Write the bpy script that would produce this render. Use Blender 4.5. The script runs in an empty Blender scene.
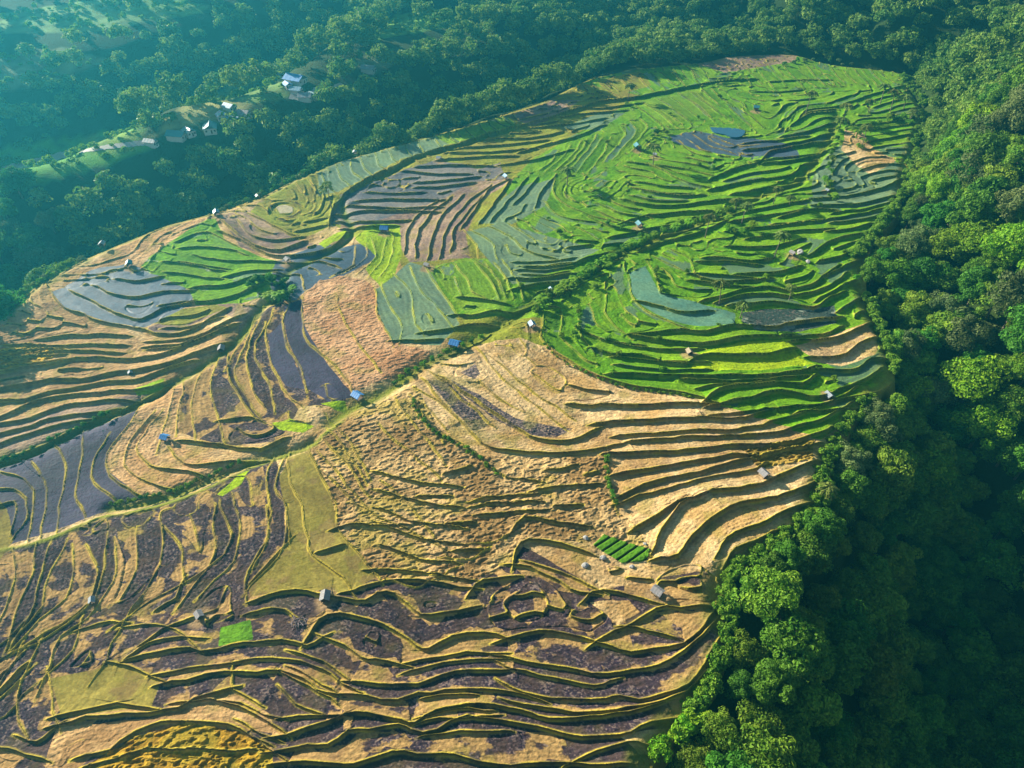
import bpy, math, random, time
import numpy as np
T0 = time.time()
RNG = np.random.default_rng(7)
random.seed(7)
scene = bpy.context.scene
COL = scene.collection
R = math.radians
SKY_S, SUN_E, EXPO = 0.05, 5.0, 1.42
HAZE, HAZE_C = 0.00034, (.06, .68, .92)

# ------------------------------------------------------------------ camera model
CAM_H, PITCH, F = 130.0, R(40.0), 692.0
CW, CH = 1024, 768
cp, sp = math.cos(PITCH), math.sin(PITCH)

def sst(a, b, x):
    t = np.clip((np.asarray(x, float) - a) / (b - a), 0, 1)
    return t * t * (3 - 2 * t)

def zplane(x, y):
    """large scale lie of the hillside"""
    x = np.asarray(x, float); y = np.asarray(y, float)
    z = 0.06 * y
    z = z - 6.0 * sst(-25, -130, x) * sst(230, 120, y)
    z = z - 5.0 * sst(45, 110, x) * sst(230, 150, y)
    return z

def ray(px, py):
    a = (np.asarray(px, float) - 512) / F; b = -(np.asarray(py, float) - 384) / F
    return a, cp + b * sp, -sp + b * cp

def ground(px, py, off=0.0):
    dx, dy, dz = ray(px, py)
    z = np.zeros_like(dx) + off
    for _ in range(14):
        t = (z - CAM_H) / dz
        x, y = t * dx, t * dy
        z = zplane(x, y) + off
    return x, y

def project(x, y, z):
    x = np.asarray(x, float); y = np.asarray(y, float); z = np.asarray(z, float) - CAM_H
    f = y * cp - z * sp; u = y * sp + z * cp
    f = np.where(f < 1, 1, f)
    return 512 + F * x / f, 384 - F * u / f, f

# ------------------------------------------------------------------ noise
def _hash(ix, iy, seed):
    with np.errstate(over='ignore'):
        h = (ix.astype(np.int64) * 374761393 + iy.astype(np.int64) * 668265263 + seed * 1442695041) & 0xffffffff
        h = ((h ^ (h >> 13)) * 1274126177) & 0xffffffff
        h = ((h ^ (h >> 16)) * 2246822519) & 0xffffffff
        h = h ^ (h >> 15)
    return (h & 0xffffff) / float(0xffffff)

def vnoise(x, y, seed=0):
    x = np.asarray(x, float); y = np.asarray(y, float)
    ix = np.floor(x); iy = np.floor(y)
    fx = x - ix; fy = y - iy
    fx = fx * fx * (3 - 2 * fx); fy = fy * fy * (3 - 2 * fy)
    a = _hash(ix, iy, seed); b = _hash(ix + 1, iy, seed)
    c = _hash(ix, iy + 1, seed); d = _hash(ix + 1, iy + 1, seed)
    return (a + (b - a) * fx) * (1 - fy) + (c + (d - c) * fx) * fy

def fbm(x, y, seed=0, octv=4, gain=.5):
    s = 0; a = 1; n = 0
    for k in range(octv):
        s = s + a * vnoise(x * 2 ** k + 17.3 * k, y * 2 ** k - 9.1 * k, seed + k); n += a; a *= gain
    return s / n            # 0..1, mean .5

def inpoly(px, py, poly):
    poly = np.asarray(poly, float)
    inside = np.zeros(px.shape, bool)
    bb = (px >= poly[:, 0].min()) & (px <= poly[:, 0].max()) & (py >= poly[:, 1].min()) & (py <= poly[:, 1].max())
    X = px[bb]; Y = py[bb]; r = np.zeros(X.shape, bool)
    n = len(poly); j = n - 1
    for i in range(n):
        xi, yi = poly[i]; xj, yj = poly[j]
        if yi != yj:
            r ^= ((yi > Y) != (yj > Y)) & (X < (xj - xi) * (Y - yi) / (yj - yi) + xi)
        j = i
    inside[bb] = r
    return inside

def P(s):
    v = [float(q) for q in s.replace(',', ' ').split()]
    return np.array(v).reshape(-1, 2)

def smooth_line(p, step=1.0):
    """Catmull-Rom through the points, resampled"""
    p = np.asarray(p, float)
    if len(p) < 3:
        n = max(2, int(np.hypot(*(p[-1] - p[0])) / step))
        t = np.linspace(0, 1, n)[:, None]
        return p[0] * (1 - t) + p[-1] * t
    q = np.vstack([2 * p[0] - p[1], p, 2 * p[-1] - p[-2]])
    out = []
    for i in range(1, len(q) - 2):
        a, b, c, d = q[i - 1], q[i], q[i + 1], q[i + 2]
        n = max(2, int(np.hypot(*(c - b)) / step))
        t = (np.arange(n) / n)[:, None]
        out.append(.5 * (2 * b + (c - a) * t + (2 * a - 5 * b + 4 * c - d) * t ** 2 + (3 * b - a - 3 * c + d) * t ** 3))
    out.append(q[-2][None])
    return np.vstack(out)

def lin(c):
    c = np.asarray(c, float) / 255
    return np.where(c <= .04045, c / 12.92, ((c + .055) / 1.055) ** 2.4)

KALB = 0.86          # ground albedo for a sunlit tone at this exposure
def alb(r, g, b, k=1.0):
    return np.clip(lin((r, g, b)) * KALB * k, 0.002, .85)

# ------------------------------------------------------------------ traced ground plan (photo pixels)
FIELD = P("""-235,440 -60,345 0,312 30,285 80,257 120,240 165,222 215,209 260,194 290,178 315,168 335,158 400,141 440,130 500,113 540,100
 590,76 640,66 700,60 730,54 792,52 830,61 905,72 912,90 926,112 916,150 905,190 900,215 880,232 866,260 870,300 893,350 897,376
 872,402 845,437 826,480 812,520 765,552 735,572 722,600 732,640 718,682 690,718 655,762 610,945 -235,945""")

# height of riser | line ; the low side lies to the right of the direction of travel (photo seen from above)
LINES_TXT = """
1.0 127,662 162,651 190,647 220,651 256,641 281,641 306,646 321,638
1.2 308,636 318,620 338,613 368,621 396,633 416,646 431,647 453,636 481,633 506,637
1.3 256,601 271,595 295,592 320,594 345,600 365,601 376,593 392,594 406,606 421,616 446,611 471,608
1.1 348,591 361,587 376,581 396,578 431,581 471,586
1.0 256,611 271,607 288,609 295,614
0.9 160,676 190,671 215,667 240,664 256,661 288,661 313,666 331,672 343,683 352,687
1.1 162,685 190,679 225,672 256,675 281,673 303,680 318,690 338,696 368,698 396,701 416,693 446,688 481,687 512,691 537,699
1.0 351,683 391,686 418,683 441,672 468,668 501,670
0.7 406,663 431,658 456,652 481,650 501,652
0.7 411,672 443,662 481,657 501,658
1.0 323,637 343,645 363,658 376,661 401,664
1.5 278,736 306,729 331,724 348,715 368,712 401,717 416,723 436,712 456,704 481,701 512,706 530,713 547,718 575,716 602,715 630,711 655,705
0.9 288,718 313,717 338,716
1.3 276,752 306,748 328,746 348,733 371,728 396,727 411,731 436,726 468,716 493,717 512,721 552,729 582,736 617,733 652,723 684,715
1.3 278,766 306,763 343,765 363,764 391,755 418,752 456,753 481,761 512,763 540,763 575,765 620,762
1.0 574,762 597,751 627,742 645,744
1.2 501,640 512,638 537,632 567,633 597,641 612,648 632,653 657,648 682,645 697,633 709,618 717,602
1.2 597,642 617,630 632,623 647,613 667,608 692,608 709,606
0.9 627,627 647,631 674,638
1.1 505,656 512,658 540,663 562,668 607,675 632,669 657,665 682,651 702,636 714,622
0.9 502,664 512,668 540,672 567,681 595,686 609,681
1.1 505,682 512,686 537,695 575,700 605,698 620,697 642,698 662,693 687,683 702,661 719,636
1.2 512,700 542,708 575,712 605,712 627,709 652,704 674,695 697,681 727,653
1.0 587,597 594,591 619,593 652,600
0.8 629,578 652,581
1.2 471,590 481,580 512,577
1.2 512,560 515,547 527,538 549,539 574,545 590,552
1.0 512,565 532,567 549,577 572,588 590,592
0.8 530,562 560,572 600,590
1.2 270,780 340,782 420,776 500,782 580,784 640,778
1.2 265,796 340,800 420,792 500,800 580,802 640,795
1.2 265,815 340,818 420,812 500,820 580,822 640,815
1.6 574,405 612,405 652,406 707,405
1.6 597,425 632,421 682,419 732,420 752,416 768,412
1.4 619,437 652,435 699,432 744,431 768,423 800,415 830,402 855,388
1.4 632,442 672,439 717,437 757,435 790,430 820,420 850,402
1.6 609,455 644,454 687,451 724,447 768,446 800,440 830,428
1.6 614,475 637,470 672,466 702,462 732,456 757,457 785,452 815,445
1.6 622,496 644,487 667,480 699,474 724,466 744,460
0.9 619,502 652,494 687,484 724,475 744,472 764,465
1.9 637,527 657,515 677,504 692,500 712,492 737,491 762,485 785,475 815,462
1.5 655,547 662,530 682,507 700,497
1.9 659,558 677,556 692,535 712,520 737,506 768,502 792,494 818,480
1.7 719,552 727,540 747,530 768,522 792,508 812,500
1.5 729,562 737,550 762,537 790,525
1.2 441,475 471,467
0.9 416,495 453,494
1.0 338,527 356,522 373,525 398,525
1.1 373,570 416,572 468,579
1.1 448,550 488,547
1.0 443,522 476,522
0.9 482,504 512,501
1.0 539,490 562,486 597,485
0.9 512,501 544,500
1.1 553,506 584,505
1.1 512,532 524,518 549,520 584,525
0.9 584,475 600,472
0.9 545,470 580,464
0.8 520,478 545,482
0.4 416,407 436,432 471,450 496,472 530,480
0.4 381,427 411,452 436,475
0.3 386,485 401,497 441,547
0.3 356,505 398,525 441,547
1.2 542,316 544,343 575,366 619,384 649,389 683,394 720,404
0.5 494,359 529,389 555,406 570,416
0.4 478,350 500,378 530,400 560,425
1.1 445,379 482,406 515,426 539,438 569,439 595,429
1.1 425,383 452,413 475,436 492,448 529,453 575,453 619,444
0.5 432,373 452,389 472,409 492,423
0.3 606,456 609,483 615,506
0.4 455,352 480,342 488,335
1.2 42,339 70,335 100,334 125,336
1.2 10,345 45,346 82,344 122,345
1.4 -30,380 0,372 32,367 65,360 87,357 120,360 145,357 170,352 190,342 212,335 232,325
1.6 -30,396 0,389 25,385 50,379 82,380 112,373 140,371 175,362 200,352 225,342
1.4 -30,408 0,401 25,400 50,392 82,387 112,382 135,381 160,372 190,362
1.3 -30,425 0,418 15,411 37,401 75,395 112,392 140,390 162,382
1.2 -30,432 0,424 30,419 65,406 100,402 135,399
1.2 -30,442 0,435 22,430 50,421 75,416 105,411 135,403
1.2 -30,450 0,445 17,440 40,432 65,424 82,421 110,413
2.0 -30,476 0,462 22,454 50,442 80,426 105,415 140,401 165,386
1.2 147,347 180,345 207,332 240,315
1.2 140,329 162,335 190,330 225,310
1.2 0,360 30,356 60,350 90,351 120,353
0.9 96,287 120,295 142,296 162,292 190,290
0.9 120,279 140,281 157,277
0.9 157,306 190,300
1.0 75,292 100,305 120,314 142,319 160,309 190,302
1.0 52,293 65,307 90,317 112,324 140,328
0.5 288,305 283,320 288,345 301,370 306,387
0.5 273,312 266,335 271,362 283,387 298,402
0.6 253,316 240,356 234,373 247,396 257,413
0.6 263,326 253,353 267,379 273,406
0.6 227,353 230,379 240,399 250,413
0.6 217,356 210,386 217,416 223,439
0.6 203,369 193,389 190,409 193,436
0.6 183,383 180,406 177,429
0.6 258,320 247,352 250,378 262,404
0.5 244,335 232,356 227,365
0.5 172,390 168,412 158,446
0.8 302,300 302,323 307,339 320,353 341,373 352,390
1.2 183,441 227,446 260,448 283,438
0.9 223,419 247,416 258,420
0.9 140,407 125,430 107,455 107,472 120,485 142,495 155,495
0.7 150,417 130,440 125,457 132,472 155,484 172,487
0.8 160,415 140,440 139,455 150,466 175,470 197,474
1.0 172,450 187,463 212,464 240,460 260,459
0.5 55,446 64,465 64,490 60,507 60,527
0.5 82,432 80,460 77,480 75,495 82,512
0.5 107,440 95,460 92,477 100,490 110,497
0.5 35,467 45,482 47,500 44,520 42,535
0.5 5,475 25,480 35,492 34,512 31,537
0.6 0,489 15,490 26,499 25,520 15,535
0.6 -30,508 0,505 12,504 16,512 12,530
0.7 13,555 17,579 7,609 0,622 -20,650
0.7 37,549 33,575 20,602 13,622 7,645
0.6 50,549 40,582 33,605 20,632 13,645
0.6 63,549 50,579 40,609 20,635
0.6 72,553 72,579 67,599 40,622 20,642
0.6 90,552 97,575 90,602 60,625 23,649
0.7 107,542 103,569 93,599 67,625 37,645 20,650
0.7 117,545 117,572 107,592 90,619 60,640 50,668 42,690
1.0 160,532 163,555 147,589 127,619 113,645 110,662 98,678
0.6 170,532 183,552 185,575
0.6 213,512 213,555 200,579 180,605
0.6 222,505 230,542 213,565 180,585 140,609 122,622
0.6 267,512 267,535 247,579 247,595
0.6 287,512 285,545 267,569 250,587
0.6 232,500 240,530 232,560 205,590
0.5 85,630 110,622 122,622
0.7 37,648 27,673 20,706 27,731
0.6 50,676 55,696 60,723
0.6 82,626 75,651 50,673
0.6 20,650 -5,665 -30,680
0.6 18,652 0,690 -20,720
1.2 60,719 87,713 120,706 150,708
1.4 57,727 87,719 112,717 150,716 180,708 195,698 230,690
0.8 115,665 130,667 155,679
0.8 25,738 40,742 55,731
1.0 87,757 112,751 135,736 160,726 185,723 215,725 240,731 262,742
0.9 97,765 120,758 150,748 190,750 250,751
1.0 180,706 212,703 240,708 262,718 280,730
0.6 232,676 232,691 256,701
0.8 -20,745 10,748 25,756 40,762
0.9 -20,700 0,690 18,672
0.7 150,640 165,628 185,620
0.7 135,655 150,645 180,640 200,640
0.6 165,607 175,600 182,585
0.5 130,627 155,625 175,632 190,645
0.5 271,457 266,485 271,512 266,542 256,562
0.5 281,460 275,485 285,507 288,540
0.6 288,455 288,482 301,507 306,540 311,555 341,577 351,590
0.9 312,553 345,544
0.5 288,542 272,560 256,578
0.4 308,447 313,460 328,485 338,510 338,527 356,550 376,577
0.4 336,297 346,325 368,355 378,368
0.6 376,290 378,312 391,342
0.5 383,287 391,307 401,320 400,340
0.5 396,277 406,287 413,297 413,315 421,332
0.5 411,270 418,287 431,302 451,327
0.6 428,270 441,292 456,315
0.5 456,265 468,280 473,292 483,297
0.5 466,232 476,245 478,255
0.5 476,232 491,242 496,257
0.5 471,257 496,277 501,290
0.5 453,277 463,297
1.0 396,342 416,342 436,340
1.3 423,333 446,331 468,326 493,325
1.3 456,316 473,316 496,312 512,312 545,300
1.2 463,298 486,300 506,304
0.7 405,252 408,230 420,212 436,202
0.7 415,256 419,232 432,212 450,198
0.7 428,258 434,232 445,212 462,196
0.7 440,256 446,230 460,210 472,198 490,185
0.7 452,250 455,230 468,212 480,198
0.7 462,227 475,210 487,190 507,180
0.7 480,222 495,202 510,182
0.7 492,220 515,192 527,178
0.7 515,202 525,192 537,178
0.8 537,205 542,190 555,175
0.7 555,175 552,190 560,200 585,212 617,222
0.6 545,202 560,215 595,222
0.5 507,222 535,240
0.5 487,225 512,237
0.5 575,225 600,240
1.2 418,167 455,165 492,166
1.2 405,171 435,174 467,174
1.2 417,182 447,180 477,177
1.1 417,187 445,186 472,182
1.1 370,192 395,193 420,192
1.3 360,200 400,199 442,200
1.3 350,205 390,208 437,207
1.3 340,214 375,210 435,212
1.2 340,221 375,221 408,220
1.1 345,228 375,226 395,226
1.2 440,160 475,157 515,156
1.2 447,153 490,152 535,148
1.2 455,148 500,145 545,140
1.2 490,138 530,138 560,132
1.2 520,152 555,142 577,136 605,125
1.1 530,128 570,124 605,118
1.2 560,117 590,113 625,110
1.2 575,106 600,108 640,103
1.2 500,165 540,158 570,150
2.4 330,222 335,205 345,194 365,180 396,166 417,155 455,145 492,132 535,122 570,112 600,102 640,97 680,89 720,82 755,80
1.6 222,222 240,235 260,247 280,250 302,242
1.5 222,232 245,242 270,255 300,255 330,247 347,232
1.1 240,222 252,235 275,240 300,237
1.1 252,215 272,225 295,235
1.0 302,222 330,217
1.0 292,231 330,224
0.8 197,255 220,260 250,260 280,262
0.8 167,262 190,265 222,270
1.0 227,275 250,271 275,269
1.2 195,287 227,284 252,277 277,275
1.2 190,303 215,300 240,294 256,285
0.7 180,240 205,232 235,245
0.6 366,247 366,257 351,270 338,275
0.6 355,250 353,265 338,272
0.6 373,240 375,257 361,272
0.9 321,257 343,259
0.9 293,262 318,261 336,266
0.8 280,272 300,275 303,285
0.5 385,240 382,258 370,275
0.5 393,235 390,260 382,275
0.6 697,94 712,107 725,117
0.6 685,97 700,107 712,120
0.6 670,107 692,122
0.6 655,105 680,122
0.6 640,108 660,122
0.6 727,105 740,117 750,125
0.6 642,120 647,127 637,140 632,150
0.6 622,127 625,135 615,148 605,160
0.6 632,123 636,132 625,145 615,158
0.6 600,140 590,155 578,170
0.6 610,138 602,155 590,170
0.6 712,90 720,98 730,104
0.6 760,72 770,84 776,90
0.6 745,76 752,86
0.6 795,78 805,90
0.6 825,75 835,86
0.6 650,72 660,82
0.6 670,70 680,82
0.6 690,68 698,78
0.7 610,82 620,92
0.7 625,76 640,90
0.6 695,135 710,145 730,152
0.6 712,136 735,145
1.6 792,125 807,115 832,112
1.6 795,123 807,111 835,107 865,97 900,87
1.2 757,92 785,92 800,90
1.2 770,82 800,80 830,80
1.7 782,137 807,132 835,122
1.7 747,150 775,147 800,142 832,132
1.9 712,179 732,170 760,162 770,152 790,148 830,140
1.9 765,164 800,160 825,150
1.9 712,189 750,182 787,177 800,167 815,162
1.7 735,194 770,188 800,183
1.5 647,191 672,195 700,195
1.7 625,199 650,205 682,205 720,200 755,198
1.7 622,222 650,215 682,212 717,210
1.3 630,162 655,167 682,180 707,187
1.2 660,165 690,170 710,175
1.5 782,217 810,210 835,212
1.5 775,225 815,222 860,215 890,208
1.7 812,200 850,197 880,190 900,180
1.7 815,206 855,206 880,201 900,195
1.4 862,171 880,165 900,165
1.3 870,182 900,176
1.4 835,214 865,210 895,202
1.4 870,142 905,135 925,132
1.3 860,125 890,122 920,118
1.3 875,107 900,100 912,98
1.2 584,332 602,340 637,345
2.0 597,350 612,355 642,356 662,362 684,364 702,356 735,356 768,355 790,350
2.0 612,374 642,375 687,377 722,376 768,376 800,372 815,368
1.6 687,380 725,382 768,380 805,376
1.8 707,399 719,390 737,386 764,384 800,384 812,377
2.0 712,406 742,401 770,392 792,394 817,399 840,392 862,382 880,370
1.9 632,335 662,341 692,344 717,342 737,337 757,337 787,336
1.7 632,335 652,334 682,330 707,332 727,325 740,325
1.3 640,302 662,306 677,312 707,311
1.6 704,300 722,296 737,291 768,287 785,290
1.5 719,301 737,296 768,294 785,296
1.6 694,275 712,280 737,281 768,279
1.6 707,257 724,257 752,262 768,259
1.6 737,274 775,272 797,267
1.4 730,246 770,246 800,240
1.3 750,238 790,232 830,230
0.5 629,280 632,297 644,310 667,320 684,327
0.5 607,297 604,312 617,327 627,335
0.5 649,265 657,280 659,292 677,295
0.5 579,317 579,332 592,350
0.5 675,250 690,258 695,272
0.5 660,258 680,268 692,274
1.0 512,237 527,252 554,259
1.5 529,267 567,266 594,256 615,250
1.6 512,279 542,279 577,272 600,265
1.6 512,291 537,285 562,281
1.6 614,236 637,231 662,226 687,222
1.7 642,249 667,240 702,231 725,220
1.2 565,248 595,244
1.2 575,240 600,242
1.6 732,305 775,302 812,307 825,300 842,292
1.6 745,325 775,327 805,321 837,317
1.7 795,342 825,340 850,332 872,320
1.5 787,336 815,336 840,327
1.7 810,357 840,357 860,345 875,336
1.7 812,370 850,370 872,360 890,357
1.9 765,410 812,407 845,400 875,392 895,380
1.7 800,414 845,410 875,400
1.7 795,289 810,285 822,277 837,267
1.6 797,295 817,292 835,282 845,275
1.6 817,300 840,287 855,280
1.7 810,255 832,242 860,235
1.6 820,262 840,257 858,250
1.5 830,275 850,264 862,258
1.5 840,310 855,300 868,294
0.7 F13 322,172 325,182 336,191 | 503,113 507,120 515,125
0.6 F5 604,84 612,90 622,97 | 688,64 694,74 700,84
0.6 F6 745,66 752,74 762,84 | 870,68 876,76 884,84
0.5 F5 636,104 650,114 662,124 | 690,92 706,104 720,114
0.5 F4 596,136 588,150 572,166 | 560,150 552,160 540,170
1.2 F2 640,182 665,186 690,188 | 627,196 655,202 690,202
1.2 F2 600,205 620,214 645,218 | 590,216 612,226 640,231
1.3 F1 745,146 780,143 812,138 | 760,160 800,156 830,148
1.4 F2 725,214 760,208 800,200 | 735,230 780,226 815,222
1.4 F1 830,222 855,220 885,214 | 826,234 850,232 870,226
1.3 F2 700,262 730,263 760,266 | 690,282 730,288 765,292
1.2 F2 620,345 660,350 700,350 | 620,366 665,370 705,371
1.3 F1 690,387 730,383 770,381 | 712,412 750,408 790,404
0.9 F3 520,262 545,262 570,258 | 520,276 545,277 570,272
0.8 F3 476,262 492,282 500,300 | 505,262 518,280 524,298
0.8 F2 185,250 215,250 240,256 | 165,272 195,278 222,280
0.9 F2 160,330 190,327 222,318 | 150,350 182,347 212,335
0.8 F2 0,352 35,350 70,350 | 0,366 35,362 62,358
0.4 F3 420,392 436,402 450,416 | 400,405 420,430 440,455
0.5 F4 330,415 350,440 366,470 | 320,470 340,490 360,510
0.9 F4 385,470 420,478 450,482 | 380,545 420,560 460,565
0.9 F3 500,540 490,545 470,546 | 430,580 420,585 405,580
0.9 F2 470,498 500,494 530,492 | 480,515 520,512 548,510
0.6 F3 15,630 -5,650 -25,660 | 25,700 5,720 -20,735
0.7 F2 225,700 250,706 275,712 | 262,745 268,752 276,760
0.8 F3 300,655 320,662 340,676 | 285,690 300,702 322,712
0.8 F3 430,700 445,697 470,696 | 430,735 460,728 500,728
"""
# grassy ditches and tracks between the terraces (photo pixels, half width m, depth m)
DRAINS = [
 ("0,462 22,455 50,443 80,428 105,416 140,401 165,386 200,365 235,340 262,305 285,290", 1.5, 1.2),
 ("110,507 150,499 180,490 210,477 237,465 256,458 290,450 312,440", 1.4, 1.2),
 ("330,420 352,405 372,397 395,383 425,362 455,350 480,335 505,322 530,305 560,288 590,270 620,252 650,240 685,226 720,215 740,202", 2.0, 1.2),
 ("740,202 775,190 800,180 815,160 830,135 838,115", 1.8, .8),
 ("275,300 290,270 330,250 352,232 345,215 340,197", 1.2, .9),
 ("380,178 417,157 455,147 492,134 535,124", 1.2, .9),
]
TRACK = P("-40,558 0,551 32,545 62,535 100,518 140,510 175,500 212,485 250,465 290,450 310,443 340,420")
# ground cover: class | polygon, painted in order
COVER_TXT = """
g 300,150 500,90 640,40 940,40 940,345 450,345 400,262 330,222
M -260,540 0,555 100,520 250,470 275,455 290,560 376,580 470,580 515,540 600,590 760,560 760,980 -260,980
T 308,447 345,415 415,385 440,430 480,455 606,457 615,506 640,530 655,560 600,545 530,535 512,560 470,582 376,577 338,527 328,485
S 425,375 470,345 520,338 543,345 575,368 619,386 690,396 720,405 900,400 840,470 830,520 800,545 740,580 660,565 640,530 606,457 480,452 440,430 415,385
H 740,450 770,446 815,440 812,462 760,470
B 427,381 445,379 492,423 475,433 452,409
B 452,381 475,393 515,419 572,429 555,438 532,436 495,419 452,386
B 460,373 475,364 480,373 474,379
O 288,455 308,447 328,485 338,527 376,577 350,592 300,592 250,598 248,585 288,542 285,507 275,485
P -200,520 0,465 22,455 80,430 125,412 140,405 125,430 107,455 107,472 142,496 110,508 60,530 0,548 -200,600
O -260,540 -40,500 0,500 8,510 14,540 0,560 -200,580
s 140,405 165,388 185,378 178,440 190,450 215,462 260,459 200,480 172,490 142,496 107,472 107,455 125,430
M 183,383 225,345 260,310 275,300 300,295 302,323 320,353 352,390 340,405 300,405 283,440 225,447 178,432
P 284,305 302,298 304,325 320,353 354,395 330,402 306,388 290,345 283,320
P 268,335 283,320 288,345 305,388 285,385 270,360
M 210,480 250,465 275,455 285,507 270,560 215,580
h -200,430 -50,340 0,318 60,298 125,328 140,340 240,322 235,345 165,385 0,460 -200,560
L 0,350 30,343 55,347 52,358 0,372
k 140,330 165,336 225,312 240,322 235,345 170,380 140,392 100,402 0,425 0,462 80,428 165,386 235,342 262,305 225,300
g 145,322 160,312 215,303 228,308 180,326
W 52,293 75,280 100,265 125,262 160,275 195,288 192,303 160,320 142,328 110,323 65,308
G 140,265 165,245 205,220 215,218 225,240 258,255 280,262 285,290 240,303 195,303 190,290 145,270
s 75,275 120,245 165,225 215,212 140,262 100,268
k 220,215 250,210 300,240 320,245 280,256 240,246
g 265,195 315,172 330,180 330,225 300,240 250,212
C 276,207 285,204 293,207 292,212 280,213
W 275,262 315,245 350,245 376,240 376,258 340,278 305,290 295,300 275,300 270,285
Y 355,238 370,222 400,225 402,255 395,275 380,287 365,270 376,255
q 302,295 320,280 340,276 365,280 376,290 378,312 391,342 430,350 425,370 385,378 352,392 320,353 304,325
w 376,290 395,275 410,262 430,268 455,315 460,325 440,345 391,342 378,312
k 340,220 400,195 470,180 515,178 480,200 466,235 470,258 410,262 402,250 400,225 370,222 340,232
D 328,222 340,195 380,178 440,158 500,160 505,178 470,182 440,200 400,212 370,224
w 318,172 340,155 400,140 440,130 450,145 400,160 340,190 318,195
A 430,134 500,113 520,126 450,145
k 505,116 545,100 580,100 560,115 530,125
g 440,160 530,126 600,104 645,98 600,128 520,155 480,168
G 466,258 500,260 520,230 505,188 530,160 600,120 640,95 580,82 640,66 700,60 730,57 790,55 905,70 932,110 905,215 875,260 875,300 898,350 900,378 870,402 820,440 720,405 690,396 619,384 575,366 544,343 542,318 500,315 456,316 428,268
A 470,320 428,268 470,258 500,262 512,290 500,315
w 466,232 500,222 545,235 600,250 560,270 512,285 490,262
w 478,222 500,200 520,185 555,178 545,205 510,225
w 560,128 600,112 625,112 600,130
U 630,272 645,265 660,292 690,300 735,312 735,325 700,327 665,318 642,305 632,292
Y 740,340 790,338 800,358 815,365 760,372 690,370 700,355
S 795,345 830,335 870,322 880,340 875,355 840,367 812,360
V 742,312 760,308 800,307 835,305 838,322 800,332 760,330 742,322
W 663,137 695,130 712,133 725,137 745,137 780,142 798,150 800,160 765,157 740,157 700,150
w 825,157 840,145 870,150 902,165 900,203 860,208 812,206 812,180
S 845,130 862,132 875,150 897,160 870,176 850,160 842,150
k 692,62 730,54 798,52 795,61 760,67 725,73
g 597,80 640,70 652,85 610,97
A 640,100 700,90 720,110 660,125
Y 272,423 290,418 314,425 302,431 280,429
Y 217,494 237,473 250,469 240,483 222,496
Y 320,403 345,399 347,410
Y 318,243 345,228 352,232 325,248
Y 135,390 165,378 160,390 137,395
h 57,728 150,718 195,700 232,690 270,715 278,735 240,730 180,724 135,738 90,758 60,790 45,770
L 90,765 135,738 185,722 240,732 272,752 275,850 60,850
O 62,718 52,680 105,668 115,660 160,682 152,708
N 221,628 250,620 254,640 220,648
N 593,545 604,534 650,550 647,560 622,563
S 590,600 630,600 640,612 618,625
S 620,735 680,722 690,740 640,752
"""

# ------------------------------------------------------------------ world-space helpers from traced pixels
def to_world(pts, off=0.0):
    pts = np.asarray(pts, float)
    x, y = ground(pts[:, 0], pts[:, 1], off)
    return np.stack([x, y], 1)

DR = [(smooth_line(to_world(P(s)), 3.0), w, d) for s, w, d in DRAINS]
TRK = smooth_line(to_world(TRACK), 3.0)

def line_dist(x, y, poly, reach):
    d = np.full(x.shape, 1e3)
    for a, b in zip(poly[:-1], poly[1:]):
        m = (x > min(a[0], b[0]) - reach) & (x < max(a[0], b[0]) + reach) & (y > min(a[1], b[1]) - reach) & (y < max(a[1], b[1]) + reach)
        if not m.any():
            continue
        X = x[m]; Y = y[m]; e = b - a; L = e @ e + 1e-9
        t = np.clip(((X - a[0]) * e[0] + (Y - a[1]) * e[1]) / L, 0, 1)
        q = np.hypot(X - a[0] - t * e[0], Y - a[1] - t * e[1])
        d[m] = np.minimum(d[m], q)
    return d

def zground(x, y):
    """the lie of the terraced hillside without its risers"""
    z = zplane(x, y) + 1.2 * (fbm(x / 60., y / 60., 5, 2) - .5)
    for poly, w, dep in DR:
        d = line_dist(x, y, poly, 14.0)
        z = z - dep * np.exp(-(d / (w * 1.5)) ** 2)
    return z

# ------------------------------------------------------------------ terraced ground: grid, finest close to the viewer
SS, SV = 1.35, 3.0
us = np.arange(-230, 935, 1 / SS); vs = np.arange(46, 940, 1 / SV)
PX, PY = np.meshgrid(us, vs)
GX, GY = ground(PX, PY)
SLANT = np.sqrt(GX ** 2 + GY ** 2 + (CAM_H - 0.06 * GY) ** 2)
ROWP = np.abs(np.gradient(GY, axis=0))      # ground metres between grid rows
MPP = SLANT / F                       # ground metres covered by one pixel
NR, NC = PX.shape
inside = inpoly(PX, PY, FIELD)
ZB = zground(GX, GY)

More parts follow.
